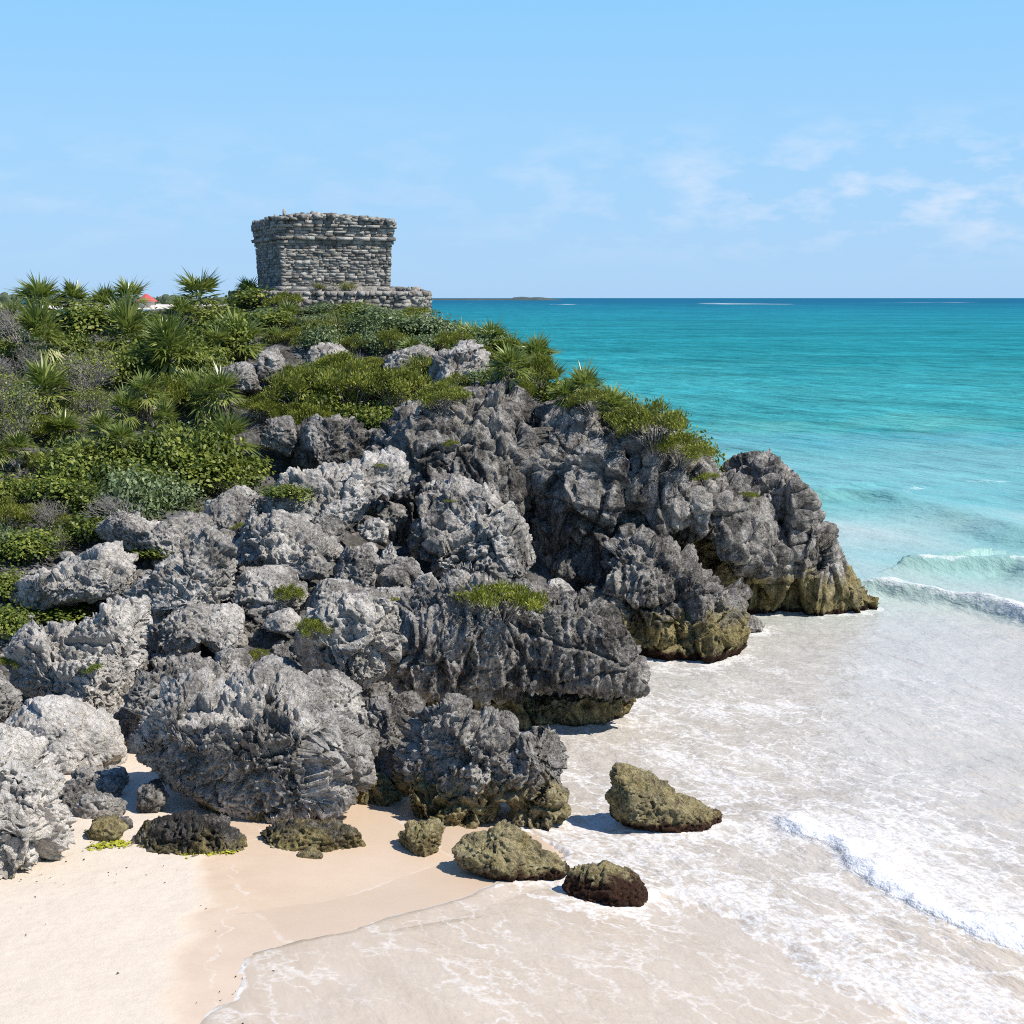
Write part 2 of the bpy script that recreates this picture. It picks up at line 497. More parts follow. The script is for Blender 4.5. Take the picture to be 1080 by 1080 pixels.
def rock(name, blobs, seed, tone=0.0, tide=-9.0, weed=-9.0, vf=(1, 1, 1), amp=1.0, rough=1.0, flute=0.0, voxel=None, mat=None, joints=0, flats=5, cellamp=1.5):
    rng = np.random.default_rng(seed)
    parts, size, ys = [], 0, []
    for b in blobs:
        V, T, sz = blob(rng=rng, **b); parts.append((V, T)); size = max(size, sz); ys.append(b['Y'])
    vx = voxel or max(0.022, min(ys) / F_PX * 1.35)
    me = remesh(parts, vx); me.name = name
    rockify(me, size, seed, vf, amp, rough, flute, joints, flats, cellamp)
    allv = np.concatenate([p[0] for p in parts])
    loc = (float(allv[:, 0].mean()), float(allv[:, 1].mean()), float(allv[:, 2].min()))
    place_mesh(me, loc)
    o = link(name, me, mat or M_ROCK, loc=loc)
    o['tone'] = tone; o['tide'] = tide; o['weed'] = weed
    ALL_ROCKS.append(o)
    return o
def B(outline, Y, T=None, **k):
    if Y is None:                                # it stands on the beach: its foot tells its distance
        lo_ = max(p[1] for p in outline); cx_ = sum(p[0] for p in outline) / len(outline)
        Y = on_beach(cx_, lo_ - 2).y + 0.5 * (T or 0.2)
    if T is None:
        xs = [p[0] for p in outline]; ys = [p[1] for p in outline]
        T = 0.42 * math.sqrt((max(xs) - min(xs)) * (max(ys) - min(ys))) * Y / F_PX * 1.1
    return dict(outline=outline, Y=Y, T=T, **k)

# --- the cliff of the headland: one weathered mass
CLIFF = [
    B([(362, 600), (368, 540), (380, 490), (398, 463), (425, 447), (450, 441), (475, 440), (490, 470), (494, 530), (490, 600), (480, 660), (400, 660)], 51.0, 2.6, lean=0.16, facets=10),
    B([(455, 640), (458, 560), (462, 490), (468, 445), (487, 430), (523, 423), (543, 430), (550, 457), (549, 517), (540, 570), (543, 650), (500, 660)], 51.6, 2.6, lean=0.14, facets=4, grow=1.0),
    B([(556, 660), (556, 600), (559, 530), (565, 485), (579, 438), (613, 433), (632, 450), (652, 450), (668, 470), (680, 520), (690, 600), (680, 670), (600, 680)], 52.2, 2.6, lean=0.10, facets=4, grow=1.0),
    B([(630, 560), (640, 470), (652, 450), (694, 472), (729, 489), (743, 507), (775, 519), (798, 540), (808, 582), (797, 602), (772, 578), (742, 550), (696, 541), (658, 565)], 53.2, 2.9, lean=0.05, facets=6, cut=(.90, .99)),
    B([(772, 660), (776, 600), (782, 545), (780, 500), (786, 490), (806, 497), (829, 498), (834, 512), (829, 533), (841, 548), (866, 567), (882, 588), (891, 607), (912, 620), (919, 632), (900, 642), (841, 645)], 56.0, 1.9, lean=0.06, facets=6, cut=(.90, .99)),
]
cliff = rock('cliff', CLIFF, 11, cellamp=1.9, tone=-0.26, tide=1.35, weed=0.18, voxel=0.05, vf=(1, 1, 0.5), amp=1.0, rough=.55, flute=0.6, joints=18, flats=0)
tag(cliff, kind='structure')
cave = rock('cave_wall', [B([(625, 690), (632, 560), (690, 530), (760, 535), (800, 560), (806, 640), (770, 665), (690, 690)], 56.4, 2.2, lean=0.0, facets=5)], 12, tone=0.2, tide=5.0, weed=0.2, rough=.6, flute=.5, flats=0)
tag(cave, kind='structure')

# --- boulders
W_ = []
def boulder(label, blobs, seed, group=None, cat='boulder', **k):
    o = rock(k.pop('name', 'boulder'), blobs, seed, **k)
    tag(o, label, cat, group); W_.append(o); return o

boulder('rough whitish boulder standing on dry sand, cut by the left picture edge',
        [B([(-60, 770), (0, 773), (20, 788), (45, 800), (63, 825), (56, 850), (59, 880), (46, 910), (20, 919), (-50, 922)], None, 1.2, lean=.1)], 101, tone=0.42, tide=0.72, rough=1.15)
boulder('smooth rounded chalk-white boulder propped over small stones beside the sand',
        [B([(4, 765), (22, 748), (60, 741), (85, 748), (112, 765), (124, 788), (115, 808), (88, 822), (60, 819), (30, 802), (8, 787)], 34.2, 1.0, lean=.1, facets=5)], 102, tone=0.50, rough=0.5)
boulder('tall bright sloping slab of rock behind the smooth white boulder',
        [B([(20, 692), (35, 668), (85, 650), (110, 640), (140, 633), (160, 655), (157, 690), (148, 715), (120, 752), (60, 750), (35, 737), (15, 717)], 36.2, 1.2, lean=.55, facets=12)], 103, tone=0.36)
boulder('grey boulder half out of frame above the smooth white boulder',
        [B([(-60, 712), (8, 714), (22, 740), (8, 765), (-60, 770)], 35.0, .8, lean=.3)], 104, tone=0.12)
boulder('huge pitted grey boulder overhanging the sand, largest on the beach',
        [B([(132, 790), (150, 768), (165, 737), (200, 724), (235, 733), (280, 721), (312, 733), (345, 745), (362, 765), (376, 790), (373, 820), (356, 845), (322, 866), (272, 872), (240, 864), (200, 847), (170, 837), (147, 815)], None, 1.5, lean=.22, facets=12)], 105, tone=0.08, tide=0.45, rough=1.35)
boulder('jagged grey rock lying on the back of the huge pitted boulder',
        [B([(135, 742), (150, 712), (178, 694), (205, 692), (228, 706), (245, 727), (215, 750), (160, 768)], 35.4, .9, lean=.4)], 106, tone=0.02, rough=1.3)
boulder('pitted pale boulder wedged between the huge boulder and the flat-topped slab',
        [B([(318, 692), (322, 660), (345, 640), (380, 627), (415, 632), (426, 655), (419, 690), (402, 717), (385, 726), (360, 716), (335, 709)], 36.3, .95, lean=.2)], 107, tone=0.18, rough=1.2)
boulder('wedge-shaped grey rock with tan corner under the pale wedged boulder',
        [B([(308, 738), (328, 716), (350, 709), (375, 727), (384, 746), (368, 775), (335, 772)], 34.0, .7, lean=.2)], 108, tone=0.10)
boulder('dark angular boulder between the huge pitted boulder and the arched rock',
        [B([(355, 765), (385, 743), (405, 739), (430, 758), (443, 775), (439, 800), (427, 828), (400, 828), (372, 805)], 34.0, .8, lean=.1, facets=12)], 109, tone=-0.22)
boulder('ribbed olive-footed rock tucked in shade under the dark angular boulder',
        [B([(335, 866), (346, 825), (372, 798), (402, 815), (422, 835), (425, 856), (397, 867), (362, 877)], 33.0, .8, lean=.15)], 110, tone=-0.25, tide=1.15, vf=(1.3, 1, .7))
boulder('craggy dark rock arching over a gap on two olive feet at the waterline',
        [B([(418, 832), (430, 795), (446, 760), (475, 747), (505, 761), (530, 766), (546, 792), (561, 771), (580, 767), (594, 789), (589, 815), (577, 842), (550, 848), (520, 838), (480, 845), (440, 845)], 32.2, 1.0, lean=.1, facets=10),
         B([(412, 884), (420, 850), (450, 833), (500, 825), (526, 840), (526, 870), (490, 888), (440, 896)], 31.7, .8, lean=.1),
         B([(540, 868), (545, 835), (575, 828), (593, 835), (599, 855), (586, 876), (565, 884)], 31.9, .7, lean=.1)],
        111, flats=2, tone=-0.15, tide=0.95, weed=0.08, rough=1.3)
boulder('low rounded olive rock at the near foot of the arched rock',
        [B([(418, 892), (430, 874), (455, 866), (468, 872), (463, 897), (440, 902)], None, .45, lean=.1)], 112, tone=-0.1, tide=1.2, weed=0.12, rough=.7)
boulder('olive and brown two-peaked sea rock with a dark wet fringe',
        [B([(480, 893), (486, 880), (502, 877), (512, 884), (524, 872), (536, 868), (552, 880), (575, 900), (603, 918), (570, 928), (540, 931), (510, 923), (484, 912)], None, .6, lean=.25, blocky=2.0, facets=2, cut=(.9, .99))], 113, flats=2, cellamp=.8, amp=.75, tone=-0.1, tide=1.5, weed=0.45, rough=1.0)
boulder('small weed-covered sea rock, lowest in the frame and ringed by foam',
        [B([(596, 934), (604, 918), (638, 910), (665, 920), (690, 938), (686, 950), (640, 956), (600, 953)], None, .5, lean=.3, blocky=2.0, facets=2)], 114, flats=2, cellamp=.8, amp=.75, tone=0.05, tide=1.5, weed=0.60, rough=1.0)
boulder('yellow-brown pointed sea rock standing alone in the white surf',
        [B([(641, 848), (645, 820), (651, 808), (680, 817), (705, 828), (730, 845), (767, 859), (762, 874), (730, 884), (700, 878), (660, 868), (643, 862)], None, .75, lean=.2, blocky=2.0, facets=2, cut=(.9, .99))], 115, flats=3, cellamp=.8, amp=.8, tone=0.0, tide=1.9, weed=0.32, rough=1.05)
boulder('black flat rock edged with yellow algae on the sand under the huge boulder',
        [B([(143, 888), (158, 869), (190, 861), (235, 867), (252, 884), (264, 897), (230, 900), (180, 897), (150, 896)], None, .6, lean=.2)], 116, tone=-0.62, tide=0.70, rough=1.2)
boulder('long low mossy rock lying at the edge of the wet sand',
        [B([(265, 888), (290, 869), (320, 868), (355, 872), (387, 883), (382, 894), (330, 897), (280, 896)], None, .45, lean=.15)], 117, tone=-0.5, tide=0.85, rough=.9)
boulder('tiny algae-green stone on wet sand before the long mossy rock',
        [B([(314, 901), (328, 895), (341, 901), (336, 908), (320, 908)], None, .2, lean=.1)], 118, tone=-.2, tide=1.6, rough=.5, cat='stone', name='stone')
boulder('round brown cobble on dry sand below the smooth white boulder',
        [B([(87, 881), (98, 866), (116, 863), (133, 874), (124, 885), (100, 889)], None, .3, lean=.1, facets=3)], 119, tone=-.1, tide=3.0, rough=.5, cat='stone', name='stone')
for i, (lab, out, Y, tn) in enumerate([
        ('tan stone in the shaded hollow behind the round brown cobble', [(78, 858), (88, 842), (115, 838), (132, 848), (128, 862), (100, 866)], None, .05),
        ('flat reddish stone in the hollow beneath the smooth white boulder', [(62, 848), (70, 832), (98, 830), (108, 842), (95, 852)], None, -.1),
        ('dark upright stone under the lip of the huge boulder', [(143, 856), (148, 832), (165, 826), (175, 842), (168, 860)], None, -.3),
        ('dark cobble touching the round brown cobble', [(118, 876), (124, 864), (138, 864), (140, 874), (130, 879)], None, -.35),
        ('pale stone against the whitish boulder at the sand edge', [(54, 868), (58, 848), (70, 850), (72, 866), (64, 872)], None, .2)]):
    boulder(lab, [B(out, Y, None, lean=.1, facets=5)], 130 + i, tone=tn, rough=.6, cat='stone', name='stone')
boulder('broad flat-topped slab with vertical fluting and a yellow shrub on top',
        [B([(405, 692), (414, 662), (428, 640), (442, 630), (480, 614), (510, 609), (560, 614), (610, 624), (642, 640), (662, 665), (673, 690), (678, 716), (662, 726), (600, 724), (540, 723), (470, 728), (430, 730), (410, 720)], 39.6, 1.3, lean=.12, blocky=3.2, facets=2, cut=(.96, .99)),
         B([(424, 752), (435, 733), (480, 730), (560, 730), (640, 722), (666, 736), (655, 750), (636, 757), (628, 777), (612, 793), (588, 794), (540, 776), (470, 768)], 40.3, .8, lean=0.0, facets=4, cut=(.9, .99))],
        120, tone=-0.22, tide=0.80, weed=0.10, vf=(1, 1, .55), flute=1.0, flats=0, joints=6, cellamp=.7)
boulder('tilted angular boulder leaning on the cliff behind the yellow shrub',
        [B([(436, 585), (440, 555), (450, 530), (473, 518), (517, 520), (541, 541), (556, 567), (575, 604), (540, 611), (473, 603), (447, 590)], 46.2, 1.7, lean=.45, facets=12)], 121, tone=0.06)
boulder('long pale overhanging block jutting out below the dark cave',
        [B([(262, 545), (276, 512), (300, 500), (340, 492), (387, 485), (418, 484), (421, 502), (408, 522), (388, 533), (373, 550), (347, 556), (310, 560)], 46.4, 1.5, lean=.5, facets=10)], 122, tone=0.30, rough=.8)
boulder('lumpy grey boulder hollowed by a square black recess',
        [B([(238, 585), (243, 562), (262, 550), (290, 546), (318, 552), (336, 566), (358, 583), (354, 600), (327, 613), (300, 606), (285, 598), (262, 600)], 43.4, 1.1, lean=.3, facets=12, cut=(.66, .93))], 123, tone=0.12, rough=1.2)
boulder('small lumpy rock beside the smooth stones in the cave mouth',
        [B([(350, 605), (363, 583), (390, 578), (399, 590), (394, 619), (373, 625), (355, 616)], 43.2, .7, lean=.2)], 124, tone=-.05, rough=1.2)
for i, (lab, out, Y, tn) in enumerate([
        ('smooth square stone wedged in the cave mouth', [(396, 622), (400, 599), (426, 595), (434, 619), (418, 628)], 43.6, .1),
        ('little round stone topmost in the cave mouth pile', [(428, 606), (432, 597), (441, 596), (447, 608), (434, 614)], 44.0, -.05),
        ('smooth oval pale stone in the cave mouth pile', [(433, 622), (440, 608), (456, 603), (462, 613), (446, 627)], 43.4, .3),
        ('pale upright spike of rock at the cave mouth', [(396, 602), (406, 578), (413, 569), (421, 590), (420, 602)], 44.6, .35)]):
    boulder(lab, [B(out, Y, None, lean=.1, facets=6)], 140 + i, tone=tn, rough=.4, cat='stone', name='stone')
boulder('wide grey triangular boulder on the slope above the bright sloping slab',
        [B([(138, 640), (145, 620), (168, 600), (197, 586), (219, 559), (234, 570), (244, 602), (247, 630), (222, 638), (190, 648), (160, 651), (142, 649)], 40.2, 1.2, lean=.4, facets=12)], 150, tone=0.12)
boulder('pale ledge of rock half buried under leaves at the slope edge',
        [B([(0, 632), (20, 615), (45, 603), (88, 590), (116, 579), (142, 590), (139, 618), (127, 630), (100, 632), (60, 640), (20, 645)], 40.8, 1.2, lean=.6, facets=12)], 151, tone=0.22)
boulder('grey block squeezed beneath the wide triangular boulder',
        [B([(153, 680), (163, 656), (197, 643), (219, 633), (231, 648), (227, 664), (206, 682), (193, 698), (163, 700)], 38.6, .9, lean=.35, facets=10)], 152, tone=0.06)
boulder('cracked square block in the rubble right of the triangular boulder',
        [B([(206, 672), (218, 642), (240, 638), (260, 653), (254, 678), (226, 690)], 38.9, .7, lean=.3, facets=12)], 153, tone=0.12, rough=.8)
boulder('rough rock with a green shrub growing from its top, mid rubble',
        [B([(248, 628), (254, 600), (280, 597), (305, 602), (321, 620), (314, 648), (282, 658), (256, 645)], 40.6, .9, lean=.3)], 154, tone=0.08, rough=1.3)
boulder('dark block down in the gap behind the huge pitted boulder',
        [B([(258, 730), (270, 702), (300, 692), (320, 708), (318, 735), (285, 742)], 36.9, .7, lean=.2, facets=12)], 155, tone=-.2, rough=.8)
boulder('grey boulder in the rubble above the dark gap block',
        [B([(220, 705), (236, 685), (258, 686), (268, 704), (262, 728), (235, 735)], 36.8, .7, lean=.35)], 156, tone=0.05)
boulder('lichen-grey outcrop just below the dry twigs on the slope',
        [B([(97, 575), (103, 552), (130, 543), (160, 556), (190, 543), (216, 548), (224, 572), (192, 588), (150, 576), (112, 582)], 43.8, 1.1, lean=.6, facets=11)], 157, tone=0.10, rough=1.2)
boulder('grey lump joining the outcrop to the pale overhanging block',
        [B([(214, 560), (222, 528), (247, 513), (270, 524), (272, 548), (246, 560)], 45.6, .9, lean=.5)], 158, tone=0.16)
boulder('flat pale stone in the rubble under the small green shrub',
        [B([(275, 663), (285, 648), (305, 643), (317, 652), (310, 664), (290, 668)], 39.4, .4, lean=.3, facets=5)], 159, tone=0.35, rough=.5)
boulder('crumbling grey rock above the pale wedged boulder',
        [B([(320, 640), (330, 612), (352, 612), (380, 620), (412, 626), (408, 640), (360, 645)], 40.2, .8, lean=.4)], 160, tone=0.10, rough=1.1)
boulder('low grey rock between the cave mouth stones and the flat-topped slab',
        [B([(385, 640), (398, 622), (425, 622), (455, 628), (450, 645), (415, 652)], 41.4, .7, lean=.3)], 161, tone=0.14)
boulder('shaded grey block beside the skirted palm, high on the slope',
        [B([(230, 412), (234, 390), (253, 381), (270, 386), (275, 410), (255, 418)], 57.5, .8, lean=.2)], 162, tone=-.05)
boulder('narrow upright grey rock beneath the temple thicket',
        [B([(272, 398), (276, 370), (290, 366), (300, 380), (298, 402), (284, 406)], 58.0, .7, lean=.2)], 163, tone=-.1)
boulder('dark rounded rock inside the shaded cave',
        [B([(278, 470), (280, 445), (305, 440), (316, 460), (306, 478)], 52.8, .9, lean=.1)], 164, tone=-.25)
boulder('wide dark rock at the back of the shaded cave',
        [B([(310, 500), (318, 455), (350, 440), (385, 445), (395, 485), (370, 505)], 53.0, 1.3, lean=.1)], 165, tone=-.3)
boulder('pale jagged crag rising through the plants on the ridge',
        [B([(455, 410), (470, 375), (492, 358), (508, 360), (518, 388), (530, 410), (522, 425), (485, 428)], 56.0, 1.2, lean=.5, facets=12)], 166, tone=0.05)
boulder('pale crag topped by low plants in the middle of the ridge',
        [B([(400, 395), (415, 372), (440, 364), (462, 376), (470, 395), (440, 408)], 58.0, 1.2, lean=.7)], 167, tone=-0.05)
boulder('small pale rock among the leaves below the spiky palms',
        [B([(320, 385), (330, 366), (352, 362), (368, 374), (362, 390), (340, 394)], 60.5, .9, lean=.5)], 168, tone=0.10)
boulder('sloping dark-striped rock in front of the sea cave, yellow at its foot',
        [B([(606, 690), (612, 630), (625, 605), (644, 585), (666, 566), (694, 579), (718, 593), (744, 611), (773, 636), (769, 652), (769, 674), (778, 692), (743, 703), (701, 696), (665, 697)], 48.8, 1.8, lean=.12, facets=8, cut=(.82, .96))],
        170, flats=1, tone=-0.34, tide=1.35, weed=0.32, vf=(1, 1, .6), flute=.6)
boulder('low dark wet rock awash in front of the sea cave',
        [B([(762, 658), (772, 652), (796, 650), (808, 658), (796, 665), (770, 666)], 51.5, .5, lean=.1)], 171, tone=-.1, weed=0.0, rough=.6)
GAP_ROCKS = [(232, 640), (262, 668), (180, 700), (150, 700), (300, 690), (325, 690), (250, 742), (268, 640), (330, 600), (352, 640), (372, 600), (205, 640), (128, 652), (168, 660), (120, 600), (95, 600),
             (220, 590), (236, 570), (260, 580), (300, 560), (345, 560), (395, 560), (412, 545), (430, 600), (455, 640), (400, 660), (330, 745), (300, 745), (130, 760), (128, 780), (60, 760), (400, 735), (430, 745), (345, 800), (118, 820), (20, 762),
             (75, 842), (110, 832), (90, 825), (245, 555), (205, 560), (190, 600), (150, 612), (600, 640), (615, 655), (590, 625), (420, 770), (445, 760), (345, 540), (325, 535), (250, 535)]
GAP_MARKS = [(190, 610, 'around the wide grey triangular boulder'), (250, 740, 'behind the huge pitted boulder'), (420, 610, 'by the cave mouth stones'), (330, 540, 'under the long pale overhanging block'),
             (100, 690, 'against the bright sloping slab'), (95, 835, 'in the sandy hollow by the round brown cobble'), (600, 640, 'between the flat-topped slab and the cliff'), (420, 750, 'between the flat-topped slab and the arched rock'),
             (240, 650, 'around the cracked square block'), (290, 575, 'beside the boulder with the square recess'), (105, 600, 'around the pale ledge under the leaves'), (345, 610, 'above the pale wedged boulder'), (310, 700, 'around the dark block in the gap'), (235, 545, 'beside the lump joining the outcrop')]
rg_ = np.random.default_rng(44)
for i, (px, py) in enumerate(GAP_ROCKS):
    rr_ = rg_.uniform(13, 24); k_ = rg_.integers(6, 9); a0 = rg_.uniform(0, 6.28)
    out_ = [(px + rr_ * rg_.uniform(.75, 1.15) * math.cos(a0 + 6.283 * j / k_), py + rr_ * .8 * rg_.uniform(.75, 1.15) * math.sin(a0 + 6.283 * j / k_)) for j in range(k_)]
    Yb = float(np.interp(py, [535, 560, 600, 640, 700, 745, 790, 845], [46.6, 44.8, 42.9, 41.0, 38.4, 36.9, 35.0, 32.6])) + (3.0 if px > 560 else 1.2 if px > 400 and py < 720 else 0)
    lm_ = min(GAP_MARKS, key=lambda q: (q[0] - px) ** 2 + (q[1] - py) ** 2)[2]
    boulder('angular grey rock jammed ' + lm_, [B(out_, None if py > 800 else Yb, None if py <= 800 else .3, lean=.3, facets=9)], 300 + i, group='angular grey rocks jammed ' + lm_, tone=float(rg_.uniform(-.25, .25)), rough=float(rg_.uniform(.5, 1.2)))
print('rocks', round(time.time() - T_START, 1))

# ---------------------------------------------------------------- headland ground
CTRL = []
for px, py, Y in [(50, 845, 34.5), (200, 810, 36), (350, 840, 36), (450, 850, 36.5), (-150, 800, 34.5),
                  (50, 745, 37.8), (200, 705, 38.6), (330, 700, 38.8), (420, 745, 40.5), (560, 705, 43.5), (-150, 700, 37.5),
                  (50, 640, 41.6), (200, 625, 42.4), (330, 625, 44), (430, 630, 46.5), (-150, 620, 40.6),
                  (50, 562, 45.6), (150, 555, 46), (250, 565, 46.5), (330, 570, 48), (-150, 540, 45),
                  (0, 478, 51), (100, 485, 51), (200, 490, 51.5), (300, 500, 53), (-250, 470, 51),
                  (300, 445, 55), (370, 445, 55),
                  (0, 410, 57), (100, 410, 58), (200, 410, 58), (270, 410, 58.6), (330, 388, 60.5), (400, 400, 58.5), (460, 412, 56.5), (520, 415, 55),
                  (0, 347, 66), (80, 345, 67), (165, 354, 67), (220, 343, 68), (300, 345, 67), (400, 345, 67), (480, 355, 66), (530, 380, 63), (-250, 347, 66),
                  (600, 430, 57.5), (650, 462, 56.5), (700, 492, 56.5), (735, 525, 58.5),
                  (260, 326, 71), (350, 324, 71), (440, 326, 71), (260, 324, 80), (350, 322, 82), (440, 330, 79)]:
    CTRL.append(at(px, py, Y)[:])
CTRL += [(-34, 95, 1.5), (-24, 97, 1.0), (-12, 95, 0), (-3, 86, -1), (2, 78, -2), (5, 71, -2), (9, 65, -2), (13, 62, -2.5), (16, 56, -2.5),
         (0.4, 47.5, 1.0), (2.5, 47.5, -1), (6, 49, -1.5), (9, 51, -1.5), (4, 42.5, -1.6), (3, 38, -1.6), (1, 36.5, -0.9), (12, 50, -2.5), (8, 42, -2.5),
         (-22, 31, 0.4), (-12, 32, 0.0), (-6, 33, 0.0), (-2, 34, -0.4), (1, 33.5, -0.9), (9, 54, -1.8), (10, 56, -1.8), (7.5, 52.5, -1.5), (-30, 30, 1.0), (-45, 50, 4), (-48, 70, 8), (-45, 90, 3), (-10, 105, -2), (-35, 105, -2)]
CTRL = np.array(CTRL)
def tri_d(a, b): return np.sqrt(((a[:, None, :] - b[None, :, :]) ** 2).sum(2) + 0.6)
_K = tri_d(CTRL[:, :2], CTRL[:, :2])
_n = len(CTRL)
_A = np.zeros((_n + 3, _n + 3)); _A[:_n, :_n] = _K + np.eye(_n) * 0.05
_A[:_n, _n] = 1; _A[:_n, _n + 1:] = CTRL[:, :2]; _A[_n, :_n] = 1; _A[_n + 1:, :_n] = CTRL[:, :2].T
_W = np.linalg.solve(_A, np.concatenate([CTRL[:, 2], np.zeros(3)]))
def terrain_z(x, y):
    p = np.stack([x, y], 1)
    return tri_d(p, CTRL[:, :2]) @ _W[:_n] + _W[_n] + p @ _W[_n + 1:]
gx, gy = np.meshgrid(np.linspace(-46, 15, 245), np.linspace(31, 104, 290))
gz = terrain_z(gx.ravel(), gy.ravel())
gz = np.where(gz > 9.9, 9.9 + 0.60 * np.tanh((gz - 9.9) / 0.60), gz)
P3 = np.stack([gx.ravel(), gy.ravel(), gz], 1)
gz = gz + pn(P3 * 0.35, 2.0) * 0.25 + (0.3 - np.abs(pn(P3 * 0.9, 4.0))) * 0.30 + pn(P3 * 2.2, 8.0) * 0.10
P3[:, 2] = gz
ny, nx = gx.shape
ii = (np.arange(ny - 1)[:, None] * nx + np.arange(nx - 1)[None, :]).ravel()
GQ = np.stack([ii, ii + 1, ii + nx + 1, ii + nx], 1)
m, n, b, out = mat_new('scrub soil and rock'); g = NG(n)
Pp = g.pos()
f = g.noise(Pp, 1.4, 8, 0.68)
rk = g.ramp(g.noise(Pp, 6.0, 8, 0.7), [(0.3, (0.07, 0.068, 0.064)), (0.6, (0.22, 0.215, 0.205)), (0.8, (0.36, 0.35, 0.33))])
so = g.ramp(g.noise(Pp, 9.0, 6, 0.7), [(0.3, (0.035, 0.031, 0.024)), (0.7, (0.125, 0.113, 0.092))])
n.links.new(g.mix(g.rng(f, 0.42, 0.56), so, rk), b.inputs['Base Color'])
b.inputs['Roughness'].default_value = 0.95; b.inputs['Specular IOR Level'].default_value = 0.1
n.links.new(g.bump(g.math('ADD', g.noise(Pp, 5, 8, 0.7), g.math('MULTIPLY', g.voro(Pp, 8.0), 0.4)), 1.0, 0.2), b.inputs['Normal'])
M_SOIL = m
headland = tag(link('headland', mesh_from('headland', P3, GQ, smooth=True), M_SOIL), kind='structure')
BVH_T = BVHTree.FromPolygons([Vector(v) for v in P3], [tuple(int(i) for i in q) for q in GQ])
def on_land(px, py):
    for k in range(16):                          # over the crest: come down to the crest itself
        h = BVH_T.ray_cast(EYE, ray(px, py + 2 * k).normalized())
        if h[0] is not None and h[0].y < 74: return h[0]
    return None
# a tree of everything solid, so that plants can root on rocks as well
_bv = []
for o in ALL_ROCKS:
    me = o.data; nv = len(me.vertices)
    co = np.empty(nv * 3, np.float32); me.vertices.foreach_get('co', co); co = co.reshape(-1, 3) + np.array(o.location, np.float32)
    lv = np.empty(len(me.loops), np.int32); me.loops.foreach_get('vertex_index', lv)
    if len(lv) == 4 * len(me.polygons):
        q = lv.reshape(-1, 4)
        _bv.append(BVHTree.FromPolygons(co.tolist(), q.tolist()))
def on_solid(px, py):
    d = ray(px, py).normalized(); best = None
    for t in [BVH_T] + _bv:
        h = t.ray_cast(EYE, d)
        if h[0] is not None and (best is None or h[3] < best[1]): best = (h[0], h[3])
    return on_land(px, py) if best is None or best[0].y > 74 else best[0]
print('terrain', round(time.time() - T_START, 1))

# ---------------------------------------------------------------- beach
def pline(pts): return st_line(pts)
WET = pline([(240, 885), (214, 895), (205, 910), (203, 928), (212, 944), (216, 956), (192, 966), (190, 976), (201, 985), (186, 995), (178, 1010), (174, 1030), (172, 1050), (178, 1080), (176, 1130)])
SWASH = pline([(600, 905), (545, 925), (480, 948), (410, 967), (360, 985), (300, 996), (262, 1006), (256, 1022), (252, 1042), (236, 1058), (205, 1076), (180, 1090), (120, 1140)])
OLD1 = pline([(480, 905), (420, 925), (380, 940), (330, 952), (270, 962), (210, 968)])
LACE = pline([(500, 900), (570, 925), (630, 950), (690, 950), (740, 962), (775, 972), (820, 1008), (870, 1038), (920, 1060), (965, 1082), (1030, 1120)])
ROLL = pline([(820, 868), (850, 888), (885, 898), (915, 925), (950, 950), (1000, 974), (1040, 986), (1085, 1002), (1180, 1045), (1300, 1110)])
CREST = pline([(905, 622), (930, 624), (960, 630), (1000, 637), (1040, 644), (1090, 660), (1180, 690), (1300, 740)])
SWELL = pline([(960, 600), (990, 592), (1030, 592), (1080, 606), (1150, 625), (1250, 660)])
SWELL2 = pline([(830, 524), (880, 514), (930, 528), (1000, 545), (1080, 570), (1200, 610)])
def st(x, y): return x * SN[0] + y * SN[1], x * ST[0] + y * ST[1]
def d_line(L, s, t): return s - np.interp(t, L[0], L[1])
def along(L, t, f0=1.0, f1=1.0):
    """1 inside the stretch of shore the line covers, fading at its ends"""
    return sstep(L[0][0] - f0, L[0][0] + f0, t) * (1 - sstep(L[0][-1] - f1, L[0][-1] + f1, t))
def grid(xs, ys):
    X, Yy = np.meshgrid(xs, ys); ny, nx = X.shape
    ii = (np.arange(ny - 1)[:, None] * nx + np.arange(nx - 1)[None, :]).ravel()
    return X.ravel(), Yy.ravel(), np.stack([ii, ii + 1, ii + nx + 1, ii + nx], 1)
bx = np.concatenate([np.linspace(-60, -16, 45), np.arange(-15.5, 14, 0.13), np.linspace(15, 70, 40)])
by = np.concatenate([np.linspace(5, 21, 20), np.arange(21.4, 38, 0.13), np.linspace(39, 120, 60)])
X, Yv, Q = grid(bx, by)
s, t = st(X, Yv)
Pn = np.stack([X, Yv, np.zeros_like(X)], 1)
dryn = sstep(1.5, -1.0, d_line(WET, s, t))
Z = shore_z(s) - sstep(56, 70, Yv) * sstep(12, -3, X) * 6 + pn(Pn * 0.35, 1.0) * 0.05 + dryn * (pn(Pn * 1.3, 5.0) * 0.02 + (0.3 - np.abs(pn(Pn * 2.4, 6.0))) * 0.015)
BV = np.stack([X, Yv, Z], 1)
m, n, b, out = mat_new('sand'); g = NG(n)
Pp = g.pos()
wet = g.math('ADD', g.attr('wet'), g.math('MULTIPLY', g.math('SUBTRACT', g.noise(Pp, 1.1, 5, 0.55), 0.5), 0.6))
wf = g.rng(wet, -0.20, 0.40, 0, 1, True)
dry = g.ramp(g.noise(Pp, 7.0, 8, 0.7), [(0.25, (0.56, 0.475, 0.375)), (0.6, (0.605, 0.52, 0.42)), (0.85, (0.65, 0.57, 0.47))])
dark = g.ramp(g.noise(Pp, 1.8, 6, 0.6), [(0.25, (0.56, 0.425, 0.30)), (0.7, (0.63, 0.49, 0.355))])
deep = g.rng(wet, 0.3, 2.2, 0, 0.55, True)
